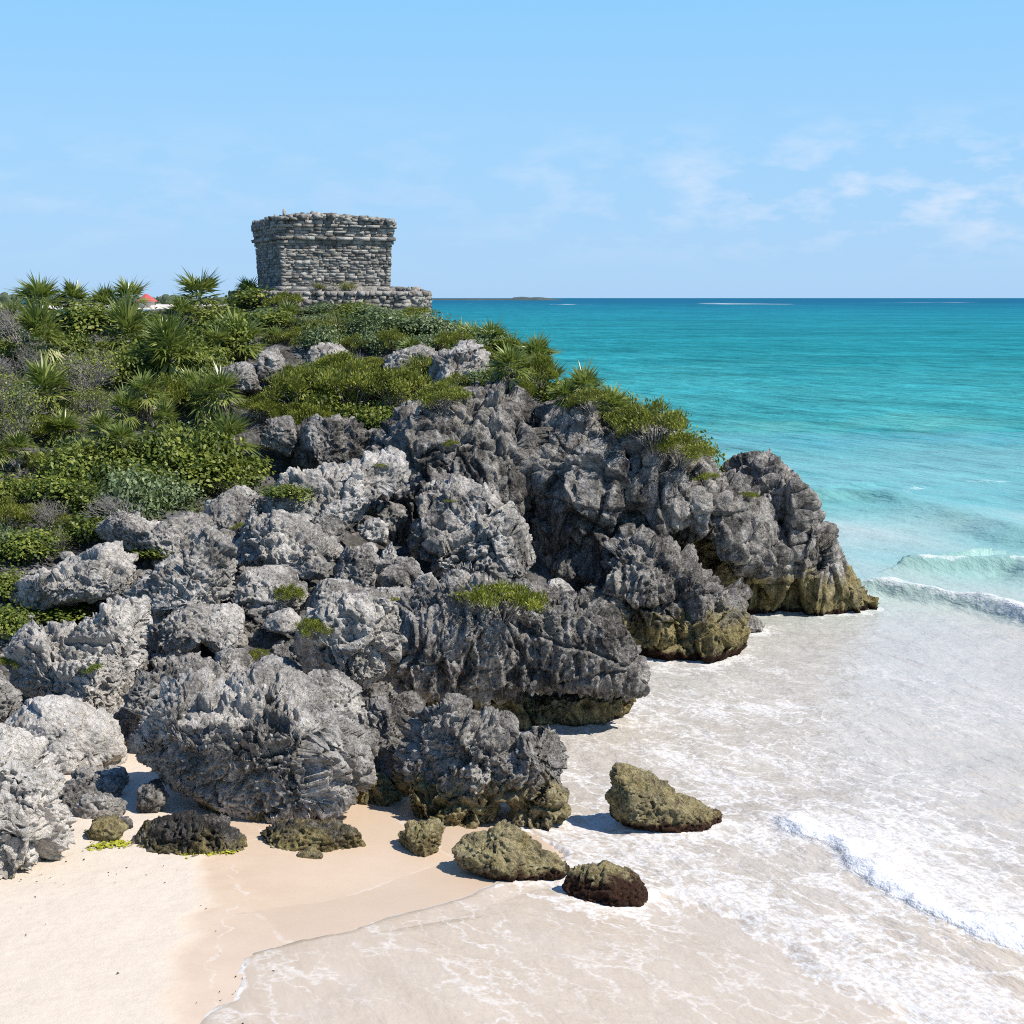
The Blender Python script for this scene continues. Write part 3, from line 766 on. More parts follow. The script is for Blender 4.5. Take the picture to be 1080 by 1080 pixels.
dark = g.mix(deep, dark, (0.60, 0.465, 0.34))
col = g.mix(wf, dry, dark)
dots = g.math('GREATER_THAN', g.noise(Pp, 5.0, 2, 0.5), 0.86)
wb = g.math('MULTIPLY', g.math('SUBTRACT', g.noise(Pp, 2.2, 5, 0.6), 0.5), 0.5)
ln = g.math('ABSOLUTE', g.math('ADD', g.attr('old'), wb))
lnf = g.math('MULTIPLY', g.rng(ln, 0.015, 0.06, 0.6, 0.0, True), g.rng(g.noise(Pp, 1.6, 5, 0.6), 0.40, 0.60))
ln2 = g.math('ABSOLUTE', g.math('ADD', g.math('SUBTRACT', g.attr('wet'), 0.75), g.math('MULTIPLY', wb, 1.6)))
lnf = g.math('MAXIMUM', lnf, g.math('MULTIPLY', g.rng(ln2, 0.01, 0.05, 0.5, 0.0, True), g.rng(g.noise(Pp, 1.9, 4, 0.6), 0.45, 0.60)))
col = g.mix(g.math('MULTIPLY', lnf, wf), col, (0.72, 0.66, 0.58))
sheen = g.rng(g.math('ADD', g.attr('old'), wb), -0.1, 0.15, 0, 0.35, True)
col = g.mix(g.math('MULTIPLY', sheen, wf), col, (0.50, 0.38, 0.275))
n.links.new(col, b.inputs['Base Color'])
n.links.new(g.rng(wf, 0, 1, 0.9, 0.26), b.inputs['Roughness'])
n.links.new(g.rng(wf, 0, 1, 0.1, 0.4), b.inputs['Specular IOR Level'])
hb = g.math('ADD', g.noise(Pp, 3.0, 6, 0.6), g.math('MULTIPLY', g.noise(Pp, 40.0, 3, 0.6), 0.25))
n.links.new(g.bump(g.math('MULTIPLY', hb, g.rng(wf, 0, 1, 1.0, 0.12)), 0.6, 0.06), b.inputs['Normal'])
beach = tag(link('beach', mesh_from('beach', BV, Q, attrs={'wet': d_line(WET, s, t), 'old': d_line(OLD1, s, t)}, smooth=True), m), kind='structure')

# ---------------------------------------------------------------- sea
sx_ = np.concatenate([-np.geomspace(9, 30000, 46)[::-1] - 0, np.arange(-8.9, 22, 0.10), 22.3 + np.geomspace(0.4, 30000, 60)])
sy_ = np.concatenate([np.linspace(8, 21.5, 12), np.arange(21.8, 40, 0.10), np.arange(40, 66, 0.14), np.arange(66.3, 120, 0.5), np.geomspace(121, 45000, 130)])
X, Yv, Q = grid(sx_, sy_)
s, t = st(X, Yv)
Pn = np.stack([X, Yv, np.zeros_like(X)], 1).astype(np.float32)
wig = pn(Pn * 0.8, 3.0) * 0.16 + pn(Pn * 2.1, 6.0) * 0.08 + pn(Pn * 5.0, 9.0) * 0.035
near = np.exp(-np.maximum(Yv - 60, 0) / 40)
def rot_noise(fs, ft, off): return pn(np.stack([s * fs, t * ft, np.zeros_like(s)], 1), off)
sw = d_line(SWASH, s, t) + wig
la = d_line(LACE, s, t) + wig * 1.5
ro = d_line(ROLL, s, t) + wig * 1.4
cr_ = d_line(CREST, s, t) + wig * 1.2
s1 = d_line(SWELL, s, t) + wig
s2 = d_line(SWELL2, s, t) + wig
aR, aC, aS, aS2 = along(ROLL, t, 1.5, .9), along(CREST, t, 2, .8), along(SWELL, t, 4.5, 2.0), along(SWELL2, t, 3, 3)
def roller(d, front, back): return np.where(d < 0, np.exp(-(d / front) ** 2), np.exp(-(d / back) ** 2))
off_ = sstep(58, 72, Yv) * sstep(10, -5, X)       # behind the headland there is no beach, only sea
sw = sw + off_ * 60; la = la + off_ * 60
bz = shore_z(s) + pn(Pn * 0.35, 1.0) * 0.05 - off_ * 5
base = np.maximum(bz + 0.012, 0.0)
z = base.copy()
z += 0.10 * sstep(0, .5, la) * sstep(0, 1, along(LACE, t)) * near
z += aR * roller(ro, 0.20, 0.8) * (0.15 + 0.10 * pn(Pn * 1.6, 2.0) + 0.05 * pn(Pn * 4.5, 4.0))
z += aC * roller(cr_, 0.45, 1.1) * (0.55 + 0.15 * pn(Pn * 0.7, 2.5))
z += aS * roller(s1, 1.1, 2.0) * (0.70 + 0.18 * pn(Pn * 0.4, 2.5))
z += aS2 * roller(s2, 1.5, 3.0) * (0.55 + 0.3 * pn(Pn * 0.3, 2.5))
chop = rot_noise(1.1, .35, 12.0) * 0.055 + rot_noise(2.7, 1.0, 15.0) * 0.028 + pn(Pn * 4.5, 19.0) * 0.012
z += chop * sstep(0.2, 3.0, la) * near
z += (rot_noise(.22, .07, 5.0) * 0.16 + rot_noise(.5, .2, 8.0) * 0.10) * sstep(35, 60, s) * sstep(30, 12, np.abs(0 * s))
z = np.where(sw < 0, np.minimum(z, bz - 0.03 - np.minimum(-sw, 1) * 0.15), z)
z += -0.011 * sstep(0.6, 0.0, sw)
# how much foam lies on the water
foam = 0.41 * sstep(-0.1, 0.5, la) * np.exp(-np.maximum(la, 0) / 22)
foam += 0.55 * sstep(-0.12, 0.02, la) * np.exp(-np.maximum(la, 0) / 0.45) * (0.8 + 0.5 * pn(Pn * .8, 33.0))
foam += aR * (1.5 * sstep(-0.40, -0.12, ro) * np.exp(-np.maximum(ro, 0) / 0.42) + 0.30 * sstep(0, .3, ro) * np.exp(-np.maximum(ro, 0) / 4))
foam += aC * 1.15 * roller(cr_ + .05, .30, .40) * (0.75 + 0.6 * pn(Pn * .9, 22.0))
foam += aC * .5 * sstep(0, .4, cr_) * np.exp(-np.maximum(cr_, 0) / 2.2)
foam += aS * 1.0 * roller(s1, .35, .7) * sstep(0.1, .5, pn(Pn * 0.45, 27.0) + .25)
patch = pn(Pn * 0.22, 40.0)
foam *= 0.75 + 0.55 * patch + 0.25 * pn(Pn * .6, 44.0)
calm = sstep(46, 50, Yv + 0.15 * X) * (1 - np.clip(aC * roller(cr_, 1., 1.), 0, 1)) * (1 - np.clip(aS * roller(s1, 1., 1.), 0, 1))
foam *= 1 - 0.85 * calm
foam *= sstep(90, 60, Yv)
BR4 = pline([(1010, 512), (1040, 508), (1080, 512), (1150, 520)]); BR5 = pline([(940, 520), (965, 515), (990, 519)])
for L_, hw in ((BR4, 1.2), (BR5, .9)):
    db = d_line(L_, s, t) + wig * 3; foam += along(L_, t, 2.5, 2.5) * 1.2 * roller(db, hw * .5, hw) * sstep(-.1, .35, pn(Pn * .35, 12.0))
foam += 0.16 * sstep(0.02, .3, sw) * sstep(.3, -.5, la)
# water body: 0 clear film on sand, then milky with stirred sand, then turquoise, then blue
rowpos = np.log(np.maximum(Yv + 0.12 * X, 20.0))
turb = np.interp(Yv, [20, 60, 75, 140, 4000], [0, .02, .045, .05, .10]) * (pn(Pn * np.float32(.06), 51.0) + .6 * rot_noise(.3, .05, 53.0))
film = sstep(0.0, 3.5, sw + wig) * 0.5 + 0.5 * sstep(-1.0, 2.0, la)
# foam gathers round the rocks that stand in the water
from mathutils.kdtree import KDTree
wl = []
for o in ALL_ROCKS:
    if not (o.location.x > -5 and o.location.z < 1.2): continue
    nv_ = len(o.data.vertices); co = np.empty(nv_ * 3, np.float32); o.data.vertices.foreach_get('co', co); co = co.reshape(-1, 3) + np.array(o.location, np.float32)
    zb_ = np.maximum(shore_z(co[:, 0] * SN[0] + co[:, 1] * SN[1]), 0); wl.append(co[np.abs(co[:, 2] - zb_ - .05) < .07][::3])
wl = np.concatenate(wl); kd = KDTree(len(wl))
for i_, p_ in enumerate(wl): kd.insert((p_[0], p_[1], 0), i_)
kd.balance()
ix = np.nonzero((Yv > 26) & (Yv < 60) & (X > -3.5) & (X < 17) & (sw > -.3))[0]
rd = np.full(len(X), 9.0)
for i_ in ix: rd[i_] = kd.find((X[i_], Yv[i_], 0))[2]
foam += (0.55 * np.exp(-rd / .25) + 0.16 * np.exp(-rd / 1.1)) * (.7 + .8 * pn(Pn * 1.3, 66.0)) * sstep(0, .5, sw)
z += np.exp(-rd / .3) * .03
sea_me = mesh_from('sea', np.stack([X, Yv, z], 1), Q,
                   attrs={'foam': foam, 'swash': sw, 'old': d_line(OLD1, s, t), 'row': (rowpos - math.log(20)) / (math.log(8000) - math.log(20)) + turb, 'film': film,
                          'swell': np.clip(aS * roller(s1 + .7, .8, .9) + .7 * aC * roller(cr_ + .35, .4, .3) + .5 * aS2 * roller(s2 + 1, 1.4, 1.6), 0, 1)}, smooth=True)
m, n, b, out = mat_new('sea water'); g = NG(n)
Pp = g.pos()
def rowp(Y): return (math.log(Y) - math.log(20)) / (math.log(8000) - math.log(20))
row = g.attr('row')
SEA_RAMP = [(24, (0.50, 0.415, 0.32)), (30, (0.51, 0.445, 0.365)), (40, (0.53, 0.48, 0.41)), (52, (0.53, 0.505, 0.45)), (62, (0.45, 0.53, 0.475)), (72, (0.26, 0.485, 0.445)),
            (84, (0.165, 0.435, 0.41)), (105, (0.14, 0.41, 0.395)), (132, (0.09, 0.36, 0.355)), (150, (0.062, 0.345, 0.365)), (230, (0.048, 0.335, 0.365)), (300, (0.034, 0.305, 0.345)), (360, (0.028, 0.275, 0.315)),
            (600, (0.028, 0.265, 0.32)), (1300, (0.024, 0.23, 0.31)), (4000, (0.020, 0.15, 0.26))]
col = g.ramp(row, [(rowp(Y), c) for Y, c in SEA_RAMP])
col = g.mix(g.math('MULTIPLY', g.attr('swell'), 0.55), col, (0.24, 0.40, 0.33))
# drifts of stirred water, then wave and ripple shading painted into the colour
stp = g.map(Pp, (1, 1, 1), (0, 0, -math.atan2(SN[1], SN[0])))
dr = g.noise(g.map(stp, (0.35, 0.09, 1)), 1.0, 5, 0.6)
col = g.mix(g.rng(dr, 0.35, 0.75, 0, 0.34), col, g.vscale(col, 0.72))
chp = g.noise(g.map(stp, (0.95, 0.22, 1)), 1.0, 6, 0.70)  # wind chop: its wave shading painted as darker and lighter streaks
chm = g.math('MULTIPLY', g.rng(g.sep(Pp)[1], 62, 90), g.rng(g.sep(Pp)[1], 900, 250))
col = g.mix(g.math('MULTIPLY', g.rng(chp, 0.48, 0.66), chm), col, g.vscale(col, 0.62))
col = g.mix(g.math('MULTIPLY', g.rng(chp, 0.40, 0.26), g.math('MULTIPLY', chm, 0.5)), col, g.vscale(col, 1.7))
far_ripple = g.noise(g.map(Pp, (0.006, 0.028, 1)), 1.0, 8, 0.68)  # shading of distant ripples, put into the colour as dark streaks
col = g.mix(g.math('MULTIPLY', g.rng(far_ripple, 0.42, 0.66), g.rng(g.sep(Pp)[1], 90, 200)), col, g.vscale(col, 0.66))
chp2 = g.noise(g.map(stp, (0.17, 0.036, 1)), 1.0, 8, 0.78)  # broader chop further out, shading of its waves also painted on
col = g.mix(g.math('MULTIPLY', g.rng(chp2, 0.47, 0.64), g.rng(g.sep(Pp)[1], 75, 130)), col, g.vscale(col, 0.60))
col = g.mix(g.math('MULTIPLY', g.rng(chp2, 0.42, 0.28), g.math('MULTIPLY', g.rng(g.sep(Pp)[1], 75, 130), 0.6)), col, g.vscale(col, 1.7))
sandy = g.ramp(g.noise(g.map(stp, (0.9, 0.25, 1)), 1.0, 5, 0.6, 0.3), [(0.3, (0.46, 0.365, 0.265)), (0.7, (0.575, 0.49, 0.395))])
film_ = g.attr('film')
col = g.mix(g.rng(film_, 0.1, 0.9, 0.92, 0.0), col, sandy)
# foam: ragged streaks drawn out along the waves, and lacy seams between cells, wider where foam is thick
warp = g.vscale(g.vadd(g.noise(Pp, 0.9, 4, 0.65, 0, True), (0.5, 0.5, 0.5), 'SUBTRACT'), 1.9)
fv = g.vadd(g.map(stp, (1.35, 0.55, 1)), warp)
c1 = g.voro(fv, 1.25, 'DISTANCE_TO_EDGE')
foam_ = g.attr('foam')
fcl = g.math('MAXIMUM', foam_, 0.0)
n1 = g.noise(g.map(stp, (2.1, 0.85, 1)), 1.0, 7, 0.68, 0.9)
n2 = g.noise(g.map(stp, (0.55, 0.22, 1)), 1.0, 3, 0.6, 0.5)
rid = g.math('SUBTRACT', 1.0, g.math('MULTIPLY', g.math('ABSOLUTE', g.math('SUBTRACT', n1, 0.5)), 7.0))
sea_lv = g.math('ADD', g.math('MULTIPLY', fcl, 1.15), g.math('MULTIPLY', g.math('SUBTRACT', n2, 0.5), 1.5))
lc = g.math('SUBTRACT', g.math('MULTIPLY', sea_lv, 0.26), c1)
lace1 = g.rng(lc, -0.035, 0.062, 0, 0.80, True)
st1 = g.rng(g.math('ADD', g.math('MULTIPLY', rid, 0.60), sea_lv), 0.72, 1.24, 0, 0.88, True)
brk = g.rng(g.noise(Pp, 7.5, 5, 0.72), 0.36, 0.60, 0.15, 1.0)
lace = g.math('MULTIPLY', g.math('MAXIMUM', lace1, st1), brk)
gate = g.rng(fcl, 0.03, 0.25)
thick = g.rng(g.math('ADD', foam_, g.math('MULTIPLY', g.math('SUBTRACT', g.noise(Pp, 5, 6, 0.7), 0.5), 1.3)), 0.75, 1.25, 0, 1, True)
F_ = g.math('MAXIMUM', g.math('MULTIPLY', lace, gate), thick)
# the thin white edge of the swash and an older one
wob = g.math('MULTIPLY', g.math('SUBTRACT', g.noise(Pp, 3.5, 5, 0.6), 0.5), 0.22)
e1 = g.math('ABSOLUTE', g.math('SUBTRACT', g.math('ADD', g.attr('swash'), wob), 0.07))
edge = g.rng(e1, 0.02, 0.10, 0.85, 0.0, True)
edge = g.math('MULTIPLY', edge, g.rng(g.noise(Pp, 2.4, 5, 0.65), 0.32, 0.55, 0.15, 1))
e2 = g.math('ABSOLUTE', g.math('ADD', g.attr('old'), wob))
F_ = g.math('MAXIMUM', F_, edge)
# flecks of white on the open water and surf on the far reef
pos3 = g.sep(Pp)
fl = g.noise(g.map(Pp, (0.16, 0.62, 1)), 1.0, 6, 0.72)
flk = g.rng(fl, 0.735, 0.77, 0, 1, True)
flk = g.math('MULTIPLY', flk, g.rng(pos3[1], 60, 95))
reef = g.rng(g.noise(g.map(Pp, (0.0035, 0.0011, 1)), 1.0, 3, 0.6), 0.60, 0.66, 0, 1, True)
reef = g.math('MULTIPLY', reef, g.math('MULTIPLY', g.rng(pos3[1], 2400, 2700), g.rng(pos3[1], 3900, 3500)))
F_ = g.math('MAXIMUM', F_, g.math('MAXIMUM', flk, reef), clamp=True)
col = g.mix(g.math('MULTIPLY', F_, 0.93), col, (0.74, 0.73, 0.71))
n.links.new(col, b.inputs['Base Color'])
b.inputs['IOR'].default_value = 1.33
n.links.new(g.rng(F_, 0, 1, 0.16, 0.85), b.inputs['Roughness'])
spec = g.rng(pos3[1], 30, 130, 0.35, 0.0)
n.links.new(g.math('MULTIPLY', spec, g.rng(F_, 0, 1, 1, 0.2)), b.inputs['Specular IOR Level'])
w1 = g.noise(g.map(stp, (1.6, 0.55, 1)), 1.0, 4, 0.6)
w2 = g.noise(g.map(stp, (5.0, 2.2, 1)), 1.0, 4, 0.6)
w0 = g.noise(g.map(stp, (0.22, 0.07, 1)), 1.0, 5, 0.62)
hh = g.math('ADD', g.math('MULTIPLY', w1, 0.30), g.math('MULTIPLY', w2, 0.10))
hh = g.math('MULTIPLY', hh, g.rng(g.attr('film'), 0.3, 1.0, 0.25, 1.0))
hh = g.math('ADD', hh, g.math('MULTIPLY', w0, g.rng(pos3[1], 55, 160, 0.0, 3.6)))
hh = g.math('ADD', hh, g.math('MULTIPLY', g.math('MULTIPLY', thick, g.noise(Pp, 7, 3, 0.6)), 0.07))
n.links.new(g.bump(hh, 0.9, 0.6), b.inputs['Normal'])
sea = tag(link('sea', sea_me, m), kind='structure')
print('sea', round(time.time() - T_START, 1))

# ---------------------------------------------------------------- the temple
M_OLD, n, b, out = mat_new('old masonry'); g = NG(n)
Pp = g.pos()
f = g.math('ADD', g.math('MULTIPLY', g.attr('lv'), 0.55), g.math('ADD', g.math('MULTIPLY', g.noise(Pp, 3.0, 6, 0.65), 0.9), g.math('MULTIPLY', g.noise(Pp, 16.0, 5, 0.7), 0.7)))
f = g.rng(f, 0.62, 1.55)
col = g.ramp(f, [(0.0, (0.085, 0.078, 0.068)), (0.28, (0.245, 0.225, 0.195)), (0.62, (0.43, 0.40, 0.35)), (1.0, (0.65, 0.615, 0.55))])
n.links.new(col, b.inputs['Base Color'])
b.inputs['Roughness'].default_value = 0.95; b.inputs['Specular IOR Level'].default_value = 0.1
n.links.new(g.bump(g.math('ADD', g.noise(Pp, 9, 6, 0.7), g.math('MULTIPLY', g.noise(Pp, 30, 3, 0.7), 0.4)), 1.0, 0.12), b.inputs['Normal'])
UX = Vector((math.cos(R(20.8)), math.sin(R(20.8)), 0)); VX = Vector((-UX.y, UX.x, 0))
T0 = at(297, 301.5, 72.0)
class Stones:
    def __init__(s, seed): s.V, s.Q, s.A, s.r = [], [], [], np.random.default_rng(seed)
    def block(s, o, du, dn, dz, j=0.02, tone=None):
        """one stone: o is the middle of its back, du along the wall, dn outward, dz up"""
        o, du, dn, dz = (np.array(v[:], float) for v in (o, du, dn, dz))
        k = len(s.V); t = s.r.uniform(0, 1) if tone is None else tone
        for a in (-.5, .5):
            for q in (0, 1):
                for c in (0, 1):
                    sh = 0.975 if q else 1.0
                    s.V.append(o + du * a * sh + dn * q + dz * (0.5 + (c - .5) * sh) + s.r.normal(size=3) * j); s.A.append(t)
        for f in ((0, 1, 3, 2), (4, 6, 7, 5), (0, 4, 5, 1), (2, 3, 7, 6), (0, 2, 6, 4), (1, 5, 7, 3)): s.Q.append([k + i for i in f])
    def course(s, pts, z, h, depth, wmin, wmax, prot=0.05, j=0.02, off=0.0, skip=0.0):
        """stones laid along a closed outline (list of (u, v)), outward on the right-hand side of its run"""
        for i in range(len(pts)):
            a, b = Vector(pts[i]), Vector(pts[(i + 1) % len(pts)])
            L = (b - a).length
            if L < 1e-3: continue
            d = (b - a) / L; nrm = Vector((d.y, -d.x))
            x = -0.02
            while x < L - 0.02:
                w = min(s.r.uniform(wmin, wmax), L + 0.03 - x)
                if L - x - w < wmin * .5: w = L + 0.03 - x
                if s.r.uniform() >= skip:
                    pr = off + s.r.uniform(-prot, prot)
                    c = a + d * (x + w / 2) - nrm * depth
                    hh = h * s.r.uniform(.93, 1.04)
                    s.block(T0 + UX * c.x + VX * c.y + Vector((0, 0, z)), (UX * d.x + VX * d.y) * (w * .98), (UX * nrm.x + VX * nrm.y) * (depth + pr), Vector((0, 0, hh)), j)
                x += w
    def core(s, pts, z0, z1, inset=0.03, tone=0.35):
        k = len(s.V); c = sum((Vector(p) for p in pts), Vector((0, 0))) / len(pts); m = len(pts)
        for z in (z0, z1):
            for p in pts:
                q = Vector(p); d = (c - q).normalized(); q = q + d * inset * 1.4
                s.V.append(np.array((T0 + UX * q.x + VX * q.y + Vector((0, 0, z)))[:])); s.A.append(tone)
        for i in range(m): s.Q.append([k + i, k + (i + 1) % m, k + m + (i + 1) % m, k + m + i])
        s.F = getattr(s, 'F', []) + [[k + m + i for i in range(m)]]
    def build(s, name, parent, mat=None):
        V = np.array(s.V) - np.array(parent.location)
        tri = [[f[0], f[i], f[i + 1]] for f in getattr(s, 'F', []) for i in range(1, len(f) - 1)]
        return link(name, mesh_from(name, V, s.Q, tri or None, {'lv': s.A}), mat or M_OLD, parent)
temple = bpy.data.objects.new('temple', None); C.objects.link(temple)
TW = 5.1
temple.location = T0 + UX * 2.6 + VX * 2.6 - Vector((0, 0, 1.3))
tag(temple, 'small square grey stone temple ruin with moulded flat top, crowning the headland', 'temple')
def rectangle(u0, u1, v0, v1): return [(u0, v0), (u1, v0), (u1, v1), (u0, v1)]
sw_ = Stones(1); z = 0.0
sw_.core(rectangle(-.018, TW + .018, -.018, TW + .018), -0.1, 1.92)
while z < 1.86:
    h = sw_.r.uniform(.075, .165); e = 0.07 * z / 2.0
    sw_.course(rectangle(-e, TW + e, -e, TW + e), z, h, .22, .12, .52, .024, .013, 0, .03); z += h * .97
zw = z
sw_.build('wall', temple)
s2_ = Stones(2)
s2_.core(rectangle(-.05, TW + .05, -.05, TW + .05), zw - .02, zw + .34)
s2_.course(rectangle(-.13, TW + .13, -.13, TW + .13), zw, .17, .35, .3, .8, .035, .014, -.03)
s2_.course(rectangle(-.22, TW + .22, -.22, TW + .22), zw + .17, .16, .40, .35, .9, .035, .014)
s2_.build('lower_moulding', temple)
s3_ = Stones(3); zf = zw + .33
s3_.core(rectangle(-.1, TW + .1, -.1, TW + .1), zf - .02, zf + .42)
for k in range(3): s3_.course(rectangle(-.13 - .02 * k, TW + .13 + .02 * k, -.13 - .02 * k, TW + .13 + .02 * k), zf + .135 * k, .135, .25, .2, .6, .04, .015)
s3_.build('frieze', temple)
s4_ = Stones(4); zc = zf + .41
s4_.core(rectangle(-.15, TW + .15, -.15, TW + .15), zc - .02, zc + .13)
s4_.course(rectangle(-.24, TW + .24, -.24, TW + .24), zc, .13, .40, .3, .8, .04, .016)
s4_.build('upper_moulding', temple)
s5_ = Stones(5); zp = zc + .13
s5_.core(rectangle(-.1, TW + .1, -.1, TW + .1), zp - .02, zp + .26)
for k in range(2): s5_.course(rectangle(-.22 + .04 * k, TW + .22 - .04 * k, -.22 + .04 * k, TW + .22 - .04 * k), zp + .15 * k, .16, .3, .16, .5, .05, .022, 0, .06 * k)
for k in range(420):                            # loose stones of the ruined roof, a low heap
    u, v = s5_.r.uniform(-.1, TW + .1, 2); hgt = .42 * math.exp(-((u - TW * .42) / 2.2) ** 2 - ((v - TW * .4) / 3.0) ** 2)
    w = s5_.r.uniform(.15, .4)
    s5_.block(T0 + UX * u + VX * (v - .1) + Vector((0, 0, zp + .10 + hgt * s5_.r.uniform(.55, .8))), UX * w, -VX * s5_.r.uniform(.2, .4), Vector((0, 0, s5_.r.uniform(.1, .2))), .03)
s5_.block(T0 + UX * .25 + VX * .3 + Vector((0, 0, zp + .3)), UX * .14, -VX * .14, Vector((0, 0, .36)), .02, .9)
s5_.build('ruined_roof', temple)
s6_ = Stones(6)
s6_.core(rectangle(-.3, TW + .55, -.45, TW + .4), -.25, -.03, 0)
s6_.course(rectangle(-.3, TW + .55, -.45, TW + .4), -.22, .20, .4, .4, 1.0, .03, .014)
s6_.build('plinth', temple)
def rounded(u0, u1, v0, v1, r, seg=7):
    out = []
    for cx_, cy_, a0 in ((u1 - r, v0 + r, -90), (u1 - r, v1 - r, 0), (u0 + r, v1 - r, 90), (u0 + r, v0 + r, 180)):
        for i in range(seg + 1):
            a = R(a0 + 90 * i / seg); out.append((cx_ + r * math.cos(a), cy_ + r * math.sin(a)))
    return out
ter = rounded(-1.2, 7.0, -1.25, 7.2, 1.3)
s7_ = Stones(7)
s7_.core(ter, -1.9, -.24, .1, .5)
z = -1.9
while z < -.36:
    h = s7_.r.uniform(.14, .24); s7_.course(ter, z, h, .30, .16, .46, .07, .035, 0.02, .03); z += h * .95
for k in range(110):
    u, v = s7_.r.uniform(5.4, 6.6), s7_.r.uniform(-.8, 2.5)
    s7_.block(T0 + UX * u + VX * v + Vector((0, 0, -.30)), UX * s7_.r.uniform(.15, .4), -VX * s7_.r.uniform(.15, .35), Vector((0, 0, s7_.r.uniform(.08, .24))), .04)
s7_.build('terrace', temple)
print('temple', round(time.time() - T_START, 1))

# ---------------------------------------------------------------- plants
def leaf_material(name, cols, trans=0.25, rough=0.45, spec=0.3, tcol=(0.20, 0.30, 0.04)):
    m, n, b, out = mat_new(name); g = NG(n)
    f = g.math('ADD', g.math('MULTIPLY', g.attr('lv'), 0.75), g.math('MULTIPLY', g.noise(g.pos(), 0.8, 3, 0.6), 0.35))
    col = g.ramp(f, cols)
    n.links.new(col, b.inputs['Base Color'])
    b.inputs['Roughness'].default_value = rough; b.inputs['Specular IOR Level'].default_value = spec
    t = n.nodes.new('ShaderNodeBsdfTranslucent'); n.links.new(g.mix(0.5, col, tcol), t.inputs['Color'])
    mx = n.nodes.new('ShaderNodeMixShader'); mx.inputs[0].default_value = trans
    n.links.new(b.outputs[0], mx.inputs[1]); n.links.new(t.outputs[0], mx.inputs[2]); n.links.new(mx.outputs[0], out.inputs[0])
    return m
M_PALM = leaf_material('palm blade', [(0.05, (0.055, 0.085, 0.018)), (0.45, (0.18, 0.22, 0.048)), (0.75, (0.35, 0.38, 0.10)), (0.98, (0.52, 0.49, 0.25))], 0.30, 0.35, 0.5)
M_BROAD = leaf_material('broad leaf', [(0.05, (0.024, 0.044, 0.008)), (0.45, (0.13, 0.165, 0.026)), (0.75, (0.265, 0.295, 0.05)), (0.96, (0.36, 0.36, 0.08))], 0.25, 0.48, 0.3)
M_GREY = leaf_material('grey-green leaf', [(0.05, (0.05, 0.074, 0.028)), (0.5, (0.15, 0.20, 0.085)), (0.8, (0.28, 0.33, 0.17)), (0.98, (0.33, 0.36, 0.20))], 0.22, 0.5, 0.3)
M_FINE = leaf_material('fine olive leaf', [(0.05, (0.055, 0.07, 0.012)), (0.5, (0.22, 0.235, 0.036)), (0.8, (0.36, 0.37, 0.06)), (0.98, (0.36, 0.34, 0.08))])
M_LIME = leaf_material('fine yellow-green leaf', [(0.05, (0.07, 0.08, 0.008)), (0.5, (0.20, 0.22, 0.022)), (0.8, (0.32, 0.33, 0.035)), (0.98, (0.42, 0.38, 0.06))])
M_DRY = leaf_material('dead frond', [(0.05, (0.10, 0.075, 0.045)), (0.5, (0.26, 0.21, 0.14)), (0.95, (0.42, 0.36, 0.26))], 0.15, 0.8, 0.1, (0.3, 0.25, 0.15))
M_GRASS = leaf_material('grass blade', [(0.05, (0.06, 0.07, 0.015)), (0.5, (0.16, 0.17, 0.045)), (0.95, (0.34, 0.30, 0.13))])
m, n, b, out = mat_new('grey bark'); g = NG(n)
n.links.new(g.ramp(g.noise(g.pos(), 12, 4, .7), [(0.3, (0.13, 0.118, 0.10)), (0.7, (0.40, 0.37, 0.335))]), b.inputs['Base Color'])
b.inputs['Roughness'].default_value = 0.9; b.inputs['Specular IOR Level'].default_value = 0.1
M_BARK = m
class Leaves:
    def __init__(s, seed): s.V, s.Q, s.A, s.r = [], [], [], np.random.default_rng(seed)
    def blade(s, p, d, n, L, w, tone, droop=0.0, segs=1, wpos=0.45):
        """a leaf: from p along d, its upper side n"""
        d = d / np.linalg.norm(d); sd = np.cross(d, n); sd /= (np.linalg.norm(sd) + 1e-9); n = np.cross(sd, d)
        k = len(s.V)
        mid = p + d * L * wpos + n * (-droop * L * wpos * wpos)
        tip = p + d * L - n * droop * L
        s.V += [p, mid + sd * w * .5 + n * w * .12, tip, mid - sd * w * .5 + n * w * .12]; s.A += [tone] * 4
        s.Q.append([k, k + 1, k + 2, k + 3])
    def mesh(s, name): return mesh_from(name, np.array(s.V), s.Q, None, {'lv': s.A})
def unit(v): return v / (np.linalg.norm(v) + 1e-9)
def tubes(segs, sides=4):
    V, Q = [], []
    for a, b, ra, rb in segs:
        a, b = np.array(a, float), np.array(b, float); d = unit(b - a)
        u = unit(np.cross(d, (0.3, 0.9, 0.2))); v = np.cross(d, u); k = len(V)
        for p, r in ((a, ra), (b, rb)):
            for i in range(sides):
                t = 2 * math.pi * i / sides; V.append(p + (u * math.cos(t) + v * math.sin(t)) * r)
        for i in range(sides): Q.append([k + i, k + (i + 1) % sides, k + sides + (i + 1) % sides, k + sides + i])
    return np.array(V), Q
HIDE_AT = (0, -400, -50)
